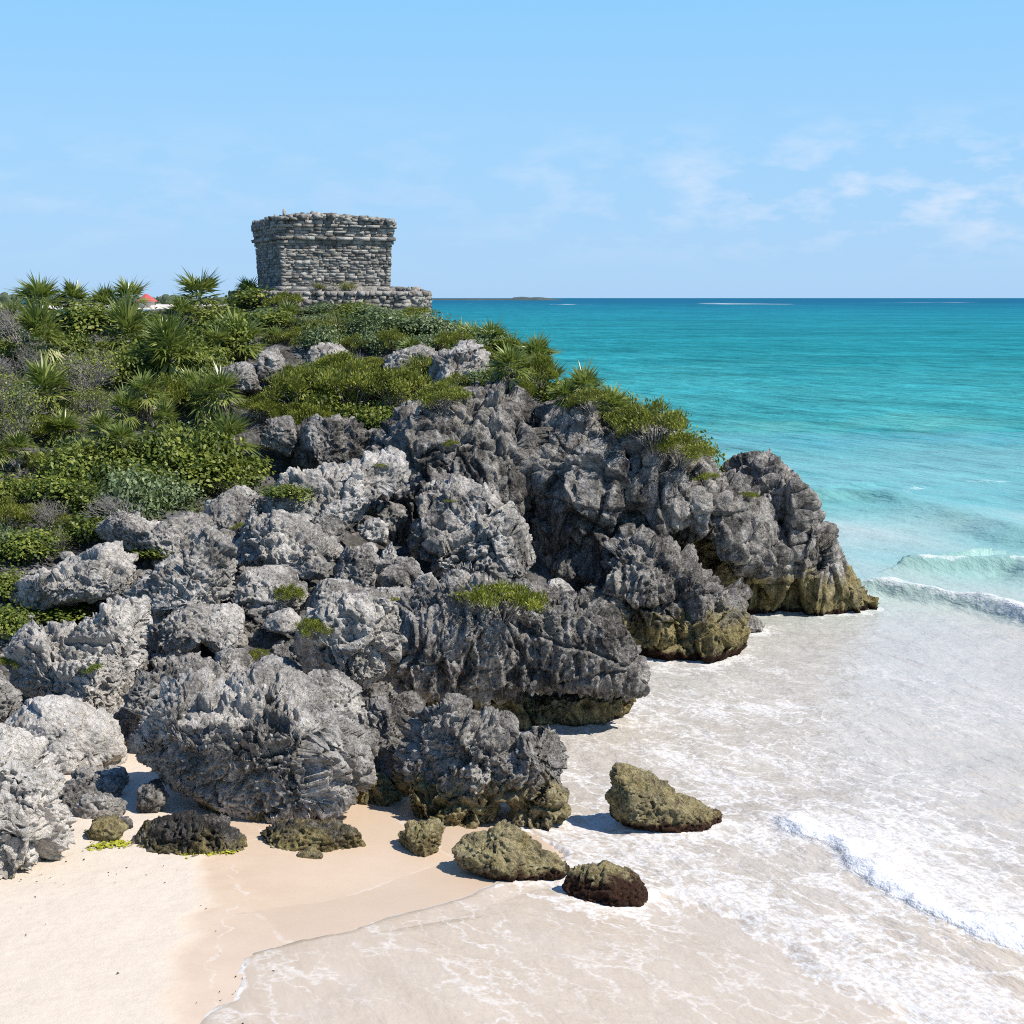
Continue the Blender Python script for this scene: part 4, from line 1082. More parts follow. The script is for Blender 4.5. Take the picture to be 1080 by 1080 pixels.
def palm_proto(seed, trunk_h, dead, fronds=30, mat=None):
    r = np.random.default_rng(seed)
    root = bpy.data.objects.new('fan_palm', None); C.objects.link(root)
    segs = []; p = np.array((0, 0, -0.35)); lean = r.normal(size=2) * .10
    for i in range(5):
        q = p + np.array((lean[0], lean[1], 1.0)) * (trunk_h + .35) / 5; segs.append((p, q, .085 - .006 * i, .079 - .006 * i)); p = q
    V, Q = tubes(segs, 7); link('trunk', mesh_from('trunk', V, Q), M_BARK, root)
    top = p
    L = Leaves(seed)
    for i in range(fronds):
        az = i * 2.39996 + r.normal() * .25; f = (i + .5) / fronds
        el = R(80 - 112 * f + r.normal() * 14)
        d = np.array((math.cos(az) * math.cos(el), math.sin(az) * math.cos(el), math.sin(el)))
        up = np.array((-math.cos(az) * math.sin(el), -math.sin(az) * math.sin(el), math.cos(el)))
        pl = r.uniform(.22, .42); c = top + d * pl
        sd = np.cross(d, up)
        L.blade(top, d, up, pl * 1.05, .03, .5)
        nb = 15; tone0 = r.uniform(.15, .75) + (.25 if f > .85 else 0)
        for j in range(nb):
            a = R(-78 + 156 * j / (nb - 1) + r.normal() * 3)
            bd = d * math.cos(a) + sd * math.sin(a) + up * (.12 * abs(math.sin(a)) + r.normal() * .05)
            if r.uniform() < .10: continue
            ln = (.68 - .20 * abs(math.sin(a)) ** 1.5) * r.uniform(.65, 1.15)
            L.blade(c, bd, up, ln, .062, np.clip(tone0 + r.normal() * .12, 0, 1), droop=r.uniform(.02, .42))
    link('crown', L.mesh('crown'), mat or M_PALM, root)
    if dead:
        D = Leaves(seed + 50)
        for i in range(dead):
            az = r.uniform(0, 6.283); el = R(r.uniform(-85, -35))
            d = np.array((math.cos(az) * math.cos(el), math.sin(az) * math.cos(el), math.sin(el)))
            up = np.array((math.cos(az), math.sin(az), .6)); pl = r.uniform(.15, .35)
            c = top + d * pl - np.array((0, 0, r.uniform(0, .25)))
            sd = unit(np.cross(d, up))
            for j in range(9):
                a = R(-42 + 84 * j / 8 + r.normal() * 5)
                D.blade(c, d * math.cos(a) + sd * math.sin(a), up, r.uniform(.45, .75), .04, r.uniform(0, 1), droop=.1)
        link('dead_fronds', D.mesh('dead_fronds'), M_DRY, root)
    return root
def shrub_proto(name, seed, mat, clumps, leaves, size, wid, flat=0.75, spread=.30, up=.6, twigs=True, sprigs=False):
    """a low crown of leaf clumps on branching stems, about one metre in radius"""
    r = np.random.default_rng(seed)
    root = bpy.data.objects.new(name, None); C.objects.link(root)
    L = Leaves(seed); segs = []
    for i in range(clumps):
        az = i * 2.39996 + r.normal() * .3; f = math.sqrt((i + .5) / clumps)
        rr = f * r.uniform(.75, 1.08)
        hgt = flat * (math.sqrt(max(0, 1 - .8 * f * f))) * r.uniform(.70, 1.12)
        c = np.array((math.cos(az) * rr, math.sin(az) * rr, hgt))
        if twigs:
            b0 = np.array((c[0] * .12, c[1] * .12, -.2)); md = c * (.55, .55, .45) + r.normal(size=3) * .05
            segs += [(b0, md, .022, .014), (md, c, .014, .006)]
        t0 = r.uniform(.05, .65)
        for j in range(leaves // clumps):
            o = r.normal(size=3) * spread * (.5 if sprigs else 1) * (1, 1, .62)
            p = c + o
            if p[2] < -.1: p[2] = r.uniform(0, .2)
            n_ = unit(unit(p + (0, 0, .25)) * .7 + np.array((0, 0, up)) + r.normal(size=3) * .55)
            d = unit(np.cross(n_, r.normal(size=3))) if not sprigs else unit(unit(o + (0, 0, .12)) + (0, 0, .5) + r.normal(size=3) * .35)
            tn = np.clip(t0 + .30 * (p[2] / flat - .5) * 0 + r.normal() * .18, 0, 1)
            if r.uniform() < .012: tn = 1.0
            L.blade(p, d, n_, size * r.uniform(.7, 1.25), wid * r.uniform(.8, 1.15), tn, droop=.12, wpos=.5)
    if twigs:
        V, Q = tubes(segs, 3); link('stems', mesh_from('stems', V, Q), M_BARK, root)
    link('foliage', L.mesh('foliage'), mat, root)
    return root
def twig_proto(seed, leaf_n, mat):
    r = np.random.default_rng(seed)
    root = bpy.data.objects.new('twiggy_bush', None); C.objects.link(root)
    segs = []; L = Leaves(seed)
    def grow(p, d, ln, rad, dep):
        q = p + d * ln; segs.append((p, q, rad, rad * .68))
        if dep == 0:
            for _ in range(leaf_n):
                L.blade(q + r.normal(size=3) * .10, r.normal(size=3), r.normal(size=3) + (0, 0, 1), .075, .05, r.uniform(.1, 1)); 
            return
        for _ in range(3 if dep > 2 else 2):
            nd = unit(d + r.normal(size=3) * .48 + np.array((0, 0, .06)))
            grow(q, nd, ln * r.uniform(.68, .95), rad * .68, dep - 1)
    for i in range(9):
        az = r.uniform(0, 6.283); el = R(r.uniform(22, 75))
        grow(np.array((0, 0, -.1)), np.array((math.cos(az) * math.cos(el), math.sin(az) * math.cos(el), math.sin(el))), .38, .020, 4)
    V, Q = tubes(segs, 3); link('branches', mesh_from('branches', V, Q), M_BARK, root)
    if leaf_n: link('foliage', L.mesh('foliage'), mat, root)
    return root
def grass_proto(seed, nbl=170):
    r = np.random.default_rng(seed); L = Leaves(seed)
    for i in range(nbl):
        az = r.uniform(0, 6.283); el = R(r.uniform(35, 88)); o = np.array((*(r.normal(size=2) * .22), -.05))
        d = np.array((math.cos(az) * math.cos(el), math.sin(az) * math.cos(el), math.sin(el)))
        L.blade(o, d, np.array((-d[0], -d[1], 1.2)), r.uniform(.45, 1.0), .035, r.uniform(0, 1), droop=r.uniform(0, .35), wpos=.35)
    o = link('grass_tuft', L.mesh('grass_tuft'), M_GRASS); return o
PROTO = {
    'palm': [palm_proto(s_, h_, 0) for s_, h_ in ((1, .35), (2, .5), (3, .25), (4, .6))],
    'skirt': [palm_proto(s_, h_, 16, 26) for s_, h_ in ((11, 1.0), (12, 1.25))],
    'broad': [shrub_proto('broadleaf_shrub', s_, M_BROAD, 22, 2000, .165, .12, .85) for s_ in (21, 22, 23, 24)],
    'grey': [shrub_proto('greyleaf_shrub', s_, M_GREY, 20, 1800, .16, .10, .75) for s_ in (31, 32)],
    'fine': [shrub_proto('fine_leaved_shrub', s_, M_FINE, 36, 4600, .10, .036, .72, .22, .6, True, True) for s_ in (41, 42, 43)],
    'lime': [shrub_proto('fine_leaved_shrub', s_, M_LIME, 40, 4600, .065, .03, .42, .17, .6, True, True) for s_ in (51, 52)],
    'twig': [twig_proto(61, 0, M_GREY), twig_proto(62, 3, M_BROAD), twig_proto(63, 5, M_BROAD)],
    'grass': [grass_proto(71), grass_proto(72)],
}
USED = set()
pr_ = random.Random(5)
def plant(kind, px, py, wpx, label, cat, group=None, vary=None, sink=0.05, where=None, squash=1.0):
    """put a plant of wpx pixels' breadth on the ground seen at (px, py)"""
    p = where or on_solid(px, py)
    if p is None: return None
    k = pr_.randrange(len(PROTO[kind])) if vary is None else vary
    src = PROTO[kind][k]
    o = src if (kind, k) not in USED else copy_tree(src)
    USED.add((kind, k))
    full = {'palm': 1.95, 'skirt': 1.95, 'grass': 1.5}.get(kind, 2.25)
    sc = wpx * p.y / F_PX / full
    if kind in ('palm', 'skirt'): sc *= 1.08
    if kind in ('palm', 'skirt') and py > 375 and px < 300: sink -= .30
    if px > 540 and kind != 'lime' and 'crack of' not in label: sc *= 1.2; sink -= .22
    if 'skyline' in label: sc *= 1.05; sink -= .30
    if kind == 'twig': sc *= .9; squash = min(squash, .95)
    if 'terrace' in label and kind == 'palm': sink += .55 * sc
    o.location = p - Vector((0, 0, sink)); o.scale = (sc, sc, sc * squash)
    o.rotation_euler = (pr_.uniform(-.24, .24), pr_.uniform(-.24, .24), pr_.uniform(0, 6.28))
    tag(o, label, cat, group)
    return o
# the palms one can tell apart: where the crown's foot stands, and its breadth
for kind, px, py, w, lab in [
        ('palm', 42, 328, 66, 'biggest fan palm on the skyline, at the far end of the slope from the temple'),
        ('palm', 76, 326, 46, 'smaller fan palm touching the biggest skyline palm'),
        ('palm', 108, 340, 48, 'fan palm on the skyline beside the red roof, its near neighbour a twin'),
        ('palm', 138, 340, 52, 'fan palm on the skyline directly before the far red roof'),
        ('palm', 213, 333, 66, 'dark fan palm standing up alone between the red roof and the temple'),
        ('palm', 264, 318, 40, 'fan palm growing against the shaded side wall of the temple'),
        ('palm', 250, 350, 52, 'broad fan palm just below the shaded corner of the temple terrace'),
        ('palm', 186, 352, 44, 'fan palm below the dark lone skyline palm'),
        ('skirt', 160, 450, 52, 'fan palm with a visible bare trunk in mid slope'),
        ('palm', 182, 408, 60, 'pale spiky fan palm above the bare-trunked one'),
        ('skirt', 245, 465, 62, 'spiky palm with a long skirt of dead straw fronds beside the cave'),
        ('palm', 228, 385, 48, 'fan palm above the shaded grey block on the slope'),
        ('palm', 200, 428, 50, 'fan palm between the bare-trunked and the skirted palms'),
        ('palm', 62, 470, 54, 'fan palm amid bare twigs low on the slope'),
        ('palm', 130, 495, 56, 'low fan palm with yellowing leaves above the broad-leaved thicket'),
        ('palm', 185, 482, 46, 'small fan palm downslope of the bare-trunked one'),
        ('palm', 20, 498, 46, 'fan palm at the frame edge, mid height of the slope'),
        ('palm', 88, 500, 46, 'fan palm between the twiggy bushes and the broad-leaved thicket'),
        ('palm', 482, 348, 46, 'fan palm at the rounded end of the temple terrace'),
        ('palm', 513, 362, 60, 'big dark fan palm on the ridge, first beside the open sea'),
        ('palm', 497, 354, 48, 'fan palm squeezed between the terrace-end palm and the big dark ridge palm'),
        ('palm', 533, 382, 50, 'spiky fan palm just seaward of the big dark ridge palm'),
        ('palm', 560, 398, 44, 'bushy fan palm halfway down the seaward skyline of the ridge'),
        ('palm', 466, 344, 30, 'small fan palm tucked under the terrace end'),
        ('palm', 545, 402, 48, 'fan palm on the cliff edge above the tall fluted wall'),
        ('palm', 432, 362, 36, 'pale fan palm below the middle of the temple terrace'),
        ('palm', 572, 398, 38, 'fan palm on the ridge above the great vertical crack'),
        ('palm', 592, 424, 42, 'fan palm right over the great vertical crack of the cliff'),
        ('palm', 645, 448, 46, 'fan palm standing among shrubs on the seaward ridge'),
        ('palm', 300, 332, 38, 'fan palm in front of the temple terrace under the lit wall'),
        ('palm', 288, 358, 34, 'small fan palm at the foot of the thicket below the terrace'),
        ('palm', 530, 372, 32, 'small fan palm behind the pale ridge crag'),
        ('palm', 612, 426, 30, 'small fan palm on the seaward ridge beside the crack palm'),
        ('palm', 152, 358, 36, 'small fan palm downslope of the red roof')]:
    plant(kind, px, py, w, lab, 'palm')
for kind, px, py, w, sq, lab in [
        ('fine', 318, 428, 92, 1.1, 'olive shrub hanging over the mouth of the shaded cave'),
        ('fine', 372, 430, 100, 1.2, 'large olive shrub in the middle of the cave-top thicket'),
        ('fine', 420, 428, 92, 1.1, 'olive shrub at the seaward end of the cave-top thicket'),
        ('fine', 466, 428, 66, 1.0, 'olive shrub on the lip of the fluted cliff wall'),
        ('fine', 360, 398, 70, 1.0, 'olive shrub high in the cave-top thicket below pale stones'),
        ('lime', 532, 644, 112, 1.15, 'yellow-green cushion shrub on top of the flat-topped slab'),
        ('fine', 305, 632, 40, 1.1, 'green shrub growing from a rough rock in mid rubble'),
        ('fine', 330, 668, 46, 1.0, 'green shrub behind the pale wedged boulder'),
        ('lime', 270, 692, 32, 1.1, 'small bright green shrub in the rubble above the huge boulder'),
        ('fine', 690, 474, 72, 1.3, 'tall olive shrub leaning seaward on the cliff ridge'),
        ('fine', 718, 492, 64, 1.0, 'olive shrub low on the ridge near the sea stack'),
        ('lime', 742, 508, 42, 1.0, 'yellow-green shrub lowest along the cliff ridge'),
        ('lime', 790, 524, 26, 1.2, 'little yellow-green bush alone beside the jagged sea stack'),
        ('fine', 665, 458, 48, 1.1, 'olive shrub beside the ridge palm nearest the sea'),
        ('fine', 622, 436, 44, 1.1, 'olive shrub between two ridge palms over the dark wall'),
        ('broad', 302, 524, 52, .6, 'leafy green plant sprawling on the long pale overhanging block'),
        ('broad', 255, 506, 62, .9, 'bright broad-leaved shrub at the end of the thicket by the cave'),
        ('broad', 205, 516, 86, .9, 'bright glossy broad-leaved shrub under the skirted palm'),
        ('broad', 150, 512, 70, .9, 'broad-leaved shrub below the low yellowing palm'),
        ('broad', 165, 590, 60, .45, 'yellowing vine trailing over the wide triangular boulder'),
        ('broad', 60, 652, 70, .5, 'yellow-spotted creeper between the pale ledge and the bright sloping slab'),
        ('broad', 8, 668, 60, 1.1, 'dense green bush at the frame edge over the bright sloping slab'),
        ('lime', 10, 700, 40, 1.0, 'small green bush beneath the dense one at the frame edge'),
        ('broad', 98, 704, 22, .5, 'tiny plant in a hollow of the bright sloping slab'),
        ('lime', 418, 634, 34, .7, 'yellow-green sprig between the cave mouth stones and the slab'),
        ('lime', 474, 528, 16, .9, 'sprig of leaves on top of the tilted angular boulder'),
        ('fine', 475, 470, 20, 1.0, 'green sprig in a crack of the fluted cliff wall'),
        ('lime', 402, 490, 20, .6, 'sparse weed on the end of the pale overhanging block'),
        ('lime', 252, 556, 24, 1.0, 'sprig in the gap beside the lumpy hollowed boulder'),
        ('grey', 405, 352, 82, .6, 'silvery broad-leaved shrub under the middle of the temple terrace'),
        ('grey', 452, 356, 60, .9, 'silvery shrub under the rounded terrace end'),
        ('grey', 375, 347, 56, .5, 'silvery shrub against the terrace below the lit temple wall'),
        ('twig', 440, 400, 60, .9, 'bare grey bush above the fluted cliff wall'),
        ('twig', 25, 380, 110, 1.1, 'large bare pale-branched bush at the frame edge under the skyline palms'),
        ('twig', 92, 420, 110, 1.0, 'wide bare grey bush in mid slope, branches spread low'),
        ('twig', 20, 450, 100, 1.0, 'bare grey bush at the frame edge above the low palms'),
        ('twig', 55, 560, 90, .8, 'dry bush over the pale ledge at the slope edge'),
        ('twig', 125, 548, 90, .6, 'flat dry bush along the lichen-grey outcrop'),
        ('broad', 270, 322, 60, .8, 'green shrub hiding the shaded corner of the temple terrace'),
        ('fine', 300, 326, 50, .9, 'olive shrub against the terrace under the temple corner'),
        ('grey', 330, 330, 50, .40, 'silvery shrub against the terrace under the wall grass tufts'),
        ('broad', 366, 331, 50, .40, 'leafy shrub against the middle of the temple terrace'),
        ('grey', 400, 332, 54, .40, 'silvery shrub against the terrace below the seaward temple corner'),
        ('fine', 436, 334, 50, .55, 'olive shrub at the base of the rounded terrace end'),
        ('grass', 342, 303, 18, .8, 'grass tuft on the temple plinth, the smaller of two'),
        ('grass', 368, 305, 30, .5, 'wider grass tuft on the temple plinth'),
        ('grass', 340, 352, 50, .9, 'yellow-brown grass clump under the temple terrace'),
        ('grass', 362, 362, 44, .9, 'grass clump with orange tips above the cave-top thicket')]:
    cat = {'grass': 'grass', 'twig': 'bush'}.get(kind, 'shrub')
    w_ = None
    if 'plinth' in lab:
        q = T0 + UX * (1.6 if 'smaller' in lab else 2.9) - VX * .55 - Vector((0, 0, .05)); w_ = q
    plant(kind, px, py, w, lab, cat, squash=sq, where=w_)
# the thicket between them: many more of the same, told apart only by where they grow
def inside(poly, x, y):
    c = False; j = len(poly) - 1
    for i in range(len(poly)):
        if (poly[i][1] > y) != (poly[j][1] > y) and x < (poly[j][0] - poly[i][0]) * (y - poly[i][1]) / (poly[j][1] - poly[i][1]) + poly[i][0]: c = not c
        j = i
    return c
POLY_A = [(-60, 345), (130, 348), (270, 338), (300, 352), (268, 378), (228, 385), (232, 420), (225, 470), (285, 505), (215, 540), (150, 545), (90, 575), (20, 610), (0, 640), (-60, 650)]
POLY_B = [(262, 330), (300, 340), (430, 345), (500, 358), (545, 372), (565, 400), (545, 412), (510, 412), (470, 372), (380, 372), (320, 368), (280, 356)]
POLY_D = [(270, 440), (300, 405), (380, 385), (460, 412), (520, 398), (562, 402), (582, 428), (556, 432), (520, 420), (470, 432), (420, 440), (395, 455), (330, 462)]
POLY_C = [(560, 400), (640, 436), (700, 470), (760, 508), (735, 508), (690, 482), (640, 458), (585, 430)]
WORDS = {'broad': ('glossy broad-leaved green shrub', 'shrub'), 'grey': ('silvery green shrub', 'shrub'), 'fine': ('small-leaved olive shrub', 'shrub'),
         'twig': ('bare grey twiggy bush', 'bush'), 'grass': ('tuft of pale grass', 'grass'), 'palm': ('small spiky fan palm', 'palm')}
def zone(px, py):
    if px > 560: return 'on the seaward cliff ridge'
    if px > 265 and py > 384: return 'in the thicket over the cave and fluted wall'
    if px > 290: return 'on the brow under the temple terrace'
    if py < 385: return 'on the crest of the slope' if px < 150 else 'on the crest between red roof and temple'
    if py < 470: return 'in mid slope by the bare bushes' if px < 130 else 'in mid slope around the bare-trunked palm'
    return 'low on the slope at the frame edge' if px < 60 else 'low on the slope above the grey outcrop' if py > 515 else 'low on the slope among the broad-leaved thicket'
done = []
for poly, mix, gap, sizes in [(POLY_A, ['broad'] * 6 + ['fine'] * 4 + ['grey'] * 2 + ['twig'] * 3 + ['palm'] * 4, 23, (34, 74)),
                              (POLY_B, ['broad'] * 2 + ['grey'] * 4 + ['fine'] * 4 + ['grass'] * 2 + ['palm'] * 1, 15, (32, 48)),
                              (POLY_D, ['fine'] * 6 + ['broad'] * 1 + ['twig'] * 1, 19, (34, 56)),
                              (POLY_C, ['fine'] * 5 + ['broad'] * 2 + ['palm'] * 3, 15, (30, 54))]:
    x0, x1 = min(p[0] for p in poly), max(p[0] for p in poly); y0, y1 = min(p[1] for p in poly), max(p[1] for p in poly)
    for _ in range(2600):
        px, py = pr_.uniform(x0, x1), pr_.uniform(y0, y1)
        gx_ = gap * (1 if py < 420 else 1.25)
        if not inside(poly, px, py) or any((px - a) ** 2 + ((py - b_) * 1.25) ** 2 < gx_ ** 2 for a, b_ in done): continue
        done.append((px, py)); kd = pr_.choice(mix)
        if px < 130 and 370 < py < 470 and pr_.random() < .6: kd = 'twig'
        if 90 < px < 265 and 345 < py < 485 and pr_.random() < .30: kd = 'palm'
        if py > 500 and kd == 'palm': kd = 'broad'
        wd_, ct = WORDS[kd]
        lab = f'{wd_} {zone(px, py)}'
        p = on_land(px, py)
        if p is None: continue
        plant(kd, px, py, pr_.uniform(*sizes) * (1.25 if kd == 'twig' else 1.0), lab, ct, lab.replace('shrub', 'shrubs').replace('bush ', 'bushes ').replace('tuft', 'tufts').replace('palm ', 'palms '), where=p, squash=(pr_.uniform(.9, 1.9) if py > 372 else pr_.uniform(.6, 1.0)) if poly is not POLY_B else (pr_.uniform(.45, .7) if py < 350 else pr_.uniform(.8, 1.3)))
for k, lst in PROTO.items():
    for i, o in enumerate(lst):
        if (k, i) not in USED:
            for c_ in list(o.children): bpy.data.objects.remove(c_)
            bpy.data.objects.remove(o)
# low leaves on the soil between the plants
r = np.random.default_rng(77); L = Leaves(77)
nn = 34000
xs_, ys_ = r.uniform(-30, 12, nn * 3), r.uniform(42, 74, nn * 3)
pz = terrain_z(xs_, ys_)
cnt = 0
for x_, y_, z_ in zip(xs_, ys_, pz):
    if cnt > nn or z_ < 3.0: continue
    dv = Vector((x_, y_, z_)) - EYE; w_ = dv.dot(FWD); px = 540 + F_PX * dv.x / w_; py = 540 - F_PX * dv.dot(UP) / w_
    if not (px < -40 or inside(POLY_A, px, py) or inside(POLY_B, px, py) or inside(POLY_C, px, py) or inside(POLY_D, px, py)): continue
    h = BVH_T.ray_cast(Vector((x_, y_, 40)), Vector((0, 0, -1)))
    if h[0] is None: continue
    big_ = 2.0 if px < -40 else 1.0
    p = np.array(h[0][:]) + (0, 0, r.uniform(0, .32) * big_); cnt += 1
    L.blade(p, unit(r.normal(size=3)), unit(r.normal(size=3) * .6 + (0, 0, 1)), r.uniform(.10, .2) * big_, r.uniform(.05, .1) * big_, np.clip(r.normal() * .15 + .15 * big_ ** 1.5, 0, 1), .1, wpos=.5)
tag(link('undergrowth', L.mesh('undergrowth'), M_BROAD), 'low leaves covering the soil of the headland slope', kind='stuff')
print('plants', len(done), round(time.time() - T_START, 1))

# ---------------------------------------------------------------- small things on the ground
r = np.random.default_rng(5)
V_, T_ = ICO_S; RV, RT, RA = [], [], []
POLY_R = [(-40, 640), (60, 590), (215, 545), (300, 545), (420, 590), (470, 630), (420, 700), (330, 740), (130, 750), (120, 850), (60, 860), (-40, 770)]
k = 0; tries = 0
while k < 620 and tries < 6000:
    tries += 1
    px, py = r.uniform(-40, 470), r.uniform(545, 860)
    if not inside(POLY_R, px, py): continue
    p = on_land(px, py)
    if p is None or p.y > 50: continue
    sz = r.uniform(.06, .15) * (2.3 if r.uniform() < .22 else 1)
    a = r.normal(size=(3, 3)); q_, _ = np.linalg.qr(a)
    P = V_ * np.array((1, r.uniform(.6, .95), r.uniform(.45, .8)))
    for _ in range(7):
        nn_ = unit(r.normal(size=3)); d_ = P @ nn_; P = P - np.maximum(d_ - d_.max() * r.uniform(.55, .85), 0)[:, None] * nn_
    P = (P + pn(P * 2.2, float(r.uniform(0, 90)))[:, None] * V_ * .12) @ q_.T * sz + np.array(p[:]) + (0, 0, sz * .25)
    RT.append(T_ + len(V_) * k); RV.append(P); k += 1
rub = link('rubble', mesh_from('rubble', np.concatenate(RV), None, np.concatenate(RT)), M_ROCK)
rub['tone'] = 0.05; rub['tide'] = -9.0; rub['weed'] = -9.0
tag(rub, 'loose broken stones filling the gaps between boulders', kind='stuff')
def flakes(name, label, mat, spots, n, spread, size, seed):
    r = np.random.default_rng(seed); V, Q = [], []
    for i in range(n):
        px, py = spots[r.integers(len(spots))]
        p = on_beach(px, py); x, y = p.x + r.normal() * spread, p.y + r.normal() * spread * 1.2
        z = float(shore_z(x * SN[0] + y * SN[1])) + float(pn(np.array([[x, y, 0.0]]) * .35, 1.0)[0]) * .05 + .012
        a = r.uniform(0, 6.28); L_, w = size * r.uniform(.5, 1.5), size * r.uniform(.3, .7); k = len(V)
        c, s_ = math.cos(a), math.sin(a)
        V += [(x + c * L_, y + s_ * L_, z + r.uniform(0, .02)), (x - s_ * w, y + c * w, z + .025), (x - c * L_, y - s_ * L_, z + r.uniform(0, .02)), (x + s_ * w, y - c * w, z)]
        Q.append([k, k + 1, k + 2, k + 3])
    tag(link(name, mesh_from(name, V, Q), mat), label, kind='stuff')
m, n, b, out = mat_new('dry seaweed'); b.inputs['Base Color'].default_value = (0.045, 0.032, 0.022, 1); b.inputs['Roughness'].default_value = .9
flakes('seaweed', 'dark flecks of dry seaweed strewn over the sand', m, [(70, 925), (90, 925), (60, 925), (40, 940), (140, 925), (160, 928), (30, 970), (20, 985), (110, 905), (65, 900), (10, 1000), (180, 905), (150, 915), (205, 970), (248, 1030), (250, 1040), (130, 1035)], 42, .35, .020, 8)
m, n, b, out = mat_new('wet green algae'); g = NG(n)
n.links.new(g.ramp(g.noise(g.pos(), 9, 4, .6), [(.3, (.20, .22, .01)), (.7, (.50, .48, .04))]), b.inputs['Base Color'])
flakes('algae', 'yellow-green algae washed up at the foot of the black rock', m, [(104, 894), (106, 893), (122, 890), (128, 892), (200, 899), (212, 898), (222, 899), (240, 897)], 420, .09, .05, 9)

# ---------------------------------------------------------------- the far shore
def strip(xs, y0, depth, hgt, seed):
    r = np.random.default_rng(seed); m_ = 14; V = []
    for x in xs:
        e = float(pn(np.array([[x * .004, 0, seed]]), 1.0)[0]) * depth * .25
        for j in range(m_):
            f = j / (m_ - 1); V.append((x, y0 + e + f * depth, -1 + (hgt + 1) * math.sin(min(1, f * 1.4) * math.pi / 2) if f < .75 else hgt - (f - .75) * 4 * (hgt + 1)))
    nx_ = len(xs); Q = [[i * m_ + j, (i + 1) * m_ + j, (i + 1) * m_ + j + 1, i * m_ + j + 1] for i in range(nx_ - 1) for j in range(m_ - 1)]
    return V, Q
m, n, b, out = mat_new('far sand'); b.inputs['Base Color'].default_value = (0.66, 0.60, 0.52, 1); b.inputs['Roughness'].default_value = .9
V, Q = strip(np.linspace(-760, -290, 80), 1480, 420, 4.5, 3)
tag(link('far_shore', mesh_from('far_shore', V, Q, smooth=True), m), kind='structure')
M_FAR, n, b, out = mat_new('far trees'); g = NG(n)
n.links.new(g.ramp(g.noise(g.pos(), .12, 5, .7), [(.3, (.035, .055, .030)), (.7, (.11, .14, .07))]), b.inputs['Base Color']); b.inputs['Roughness'].default_value = .9
def woods(name, label, n_, fx, seed, mat):
    r = np.random.default_rng(seed); W, Tt = [], []; V0, T0_ = ICO_S
    for i in range(n_):
        x, y, zb, rad = fx(r); P = V0 * (rad * r.uniform(.7, 1.2), rad, rad * r.uniform(.7, 1.3))
        P = P + V0 * (pn(V0 * 2.6, float(r.uniform(0, 200))) * rad * .5)[:, None] + (x, y, zb)
        W.append(P); Tt.append(T0_ + i * len(V0))
    tag(link(name, mesh_from(name, np.concatenate(W), None, np.concatenate(Tt)), mat), label, kind='stuff')
woods('far_woods', 'line of trees along the far beach', 330, lambda r: ((x := r.uniform(-760, -300)), r.uniform(1640, 1800), 3.5 + (r.uniform(0, 1) ** 1.5) * 5 + (3.0 if x < -480 else 0), r.uniform(2.5, 5.5)), 12, M_FAR)
hut = bpy.data.objects.new('beach_hut', None); C.objects.link(hut); hc = at(154.5, 318, 1570); hut.location = (hc.x, hc.y, 2.0)
tag(hut, 'far pavilion with a red pyramid roof on the distant beach', 'pavilion')
bm = bmesh.new(); bmesh.ops.create_cone(bm, segments=8, radius1=11.5, radius2=.8, depth=7.5, cap_ends=True)
bmesh.ops.translate(bm, verts=bm.verts, vec=(0, 0, 9.2)); me = bpy.data.meshes.new('roof'); bm.to_mesh(me); bm.free()
m, n, b, out = mat_new('red roof'); b.inputs['Base Color'].default_value = (0.50, 0.075, 0.075, 1); b.inputs['Roughness'].default_value = .7
link('roof', me, m, hut)
bm = bmesh.new(); bmesh.ops.create_cone(bm, segments=8, radius1=8.2, radius2=8.2, depth=6.0, cap_ends=True)
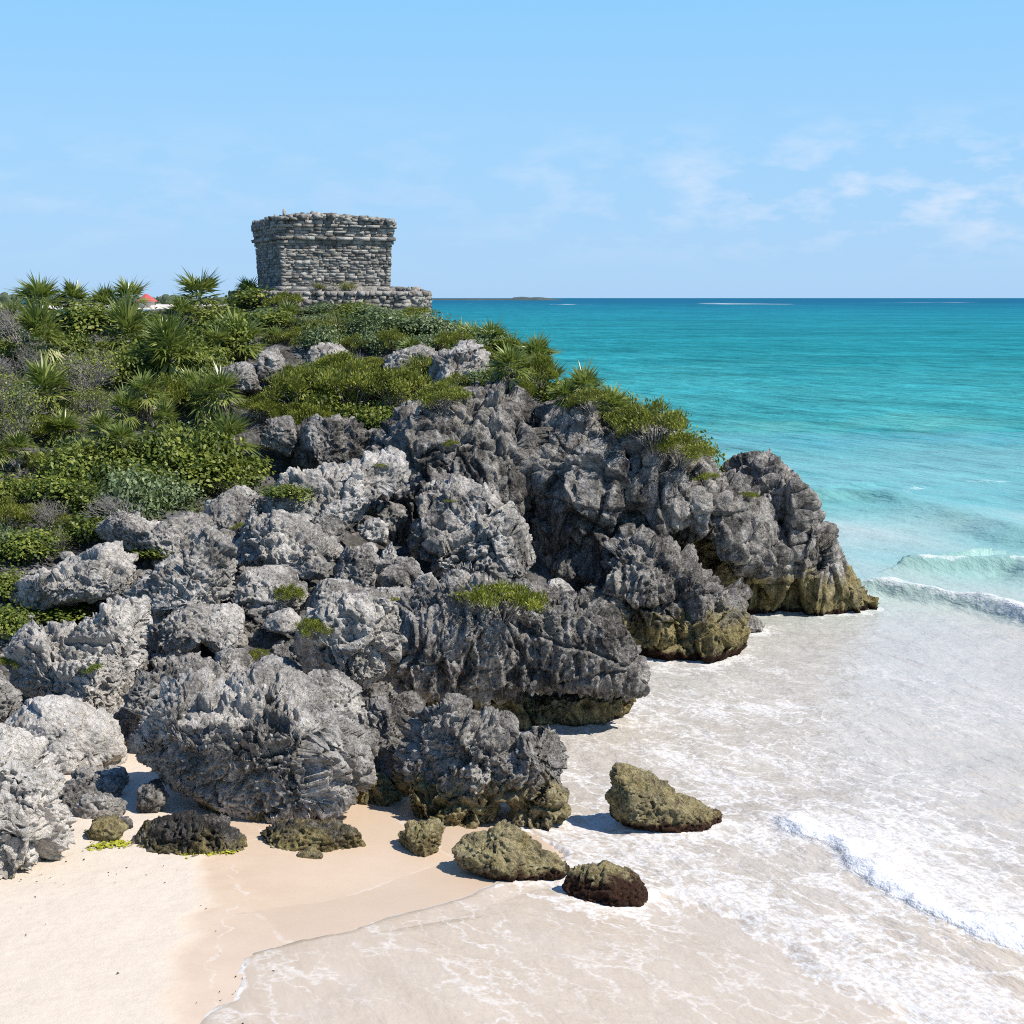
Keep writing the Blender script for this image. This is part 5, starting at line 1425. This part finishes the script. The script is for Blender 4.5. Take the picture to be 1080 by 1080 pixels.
bmesh.ops.translate(bm, verts=bm.verts, vec=(0, 0, 2.5)); me = bpy.data.meshes.new('wall'); bm.to_mesh(me); bm.free()
m, n, b, out = mat_new('pale plaster'); b.inputs['Base Color'].default_value = (0.55, 0.50, 0.45, 1)
link('wall', me, m, hut)
m, n, b, out = mat_new('far land'); g = NG(n)
n.links.new(g.ramp(g.noise(g.pos(), .02, 4, .6), [(.3, (.03, .05, .05)), (.7, (.07, .095, .085))]), b.inputs['Base Color']); b.inputs['Roughness'].default_value = .9
xs_ = np.linspace(-500, 225, 120); V, Q = [], []
for x in xs_:
    h_ = (7 + 6 * abs(float(pn(np.array([[x * .012, 0, 0]]), 4.0)[0])) + 5 * (x > 0)) * min(1, (230 - x) / 90)
    for f, hh_ in ((0, -1), (.05, .6), (.15, .75), (.4, 1), (.7, .9), (1, -1)): V.append((x, 6900 + f * 500, h_ * hh_ if hh_ > 0 else -1))
Q = [[i * 6 + j, (i + 1) * 6 + j, (i + 1) * 6 + j + 1, i * 6 + j + 1] for i in range(119) for j in range(5)]
tag(link('far_headland', mesh_from('far_headland', V, Q), m), kind='structure')
# a bird over the sea
bp = at(792, 210, 420)
LV = [(0, .45, 0), (.09, .1, .05), (-.09, .1, .05), (.07, -.35, .02), (-.07, -.35, .02), (0, 0, -.1), (0, -.6, 0), (.55, .12, .24), (1.15, -.12, .10), (.5, -.10, .22), (-.55, .12, .24), (-1.15, -.12, .10), (-.5, -.10, .22), (.06, .0, .07), (-.06, .0, .07)]
LT = [(0, 1, 2), (1, 3, 4), (1, 4, 2), (0, 5, 1), (0, 2, 5), (5, 3, 1), (5, 2, 4), (5, 6, 3), (5, 4, 6), (3, 6, 4), (1, 7, 9), (1, 9, 3), (7, 8, 9), (2, 12, 10), (2, 4, 12), (10, 12, 11)]
m, n, b, out = mat_new('dark feathers'); b.inputs['Base Color'].default_value = (0.03, 0.03, 0.035, 1)
tag(link('bird', mesh_from('bird', LV, None, LT), m, loc=bp), 'tiny dark bird gliding alone in the sky over the open sea', 'bird')
print('end', round(time.time() - T_START, 1))
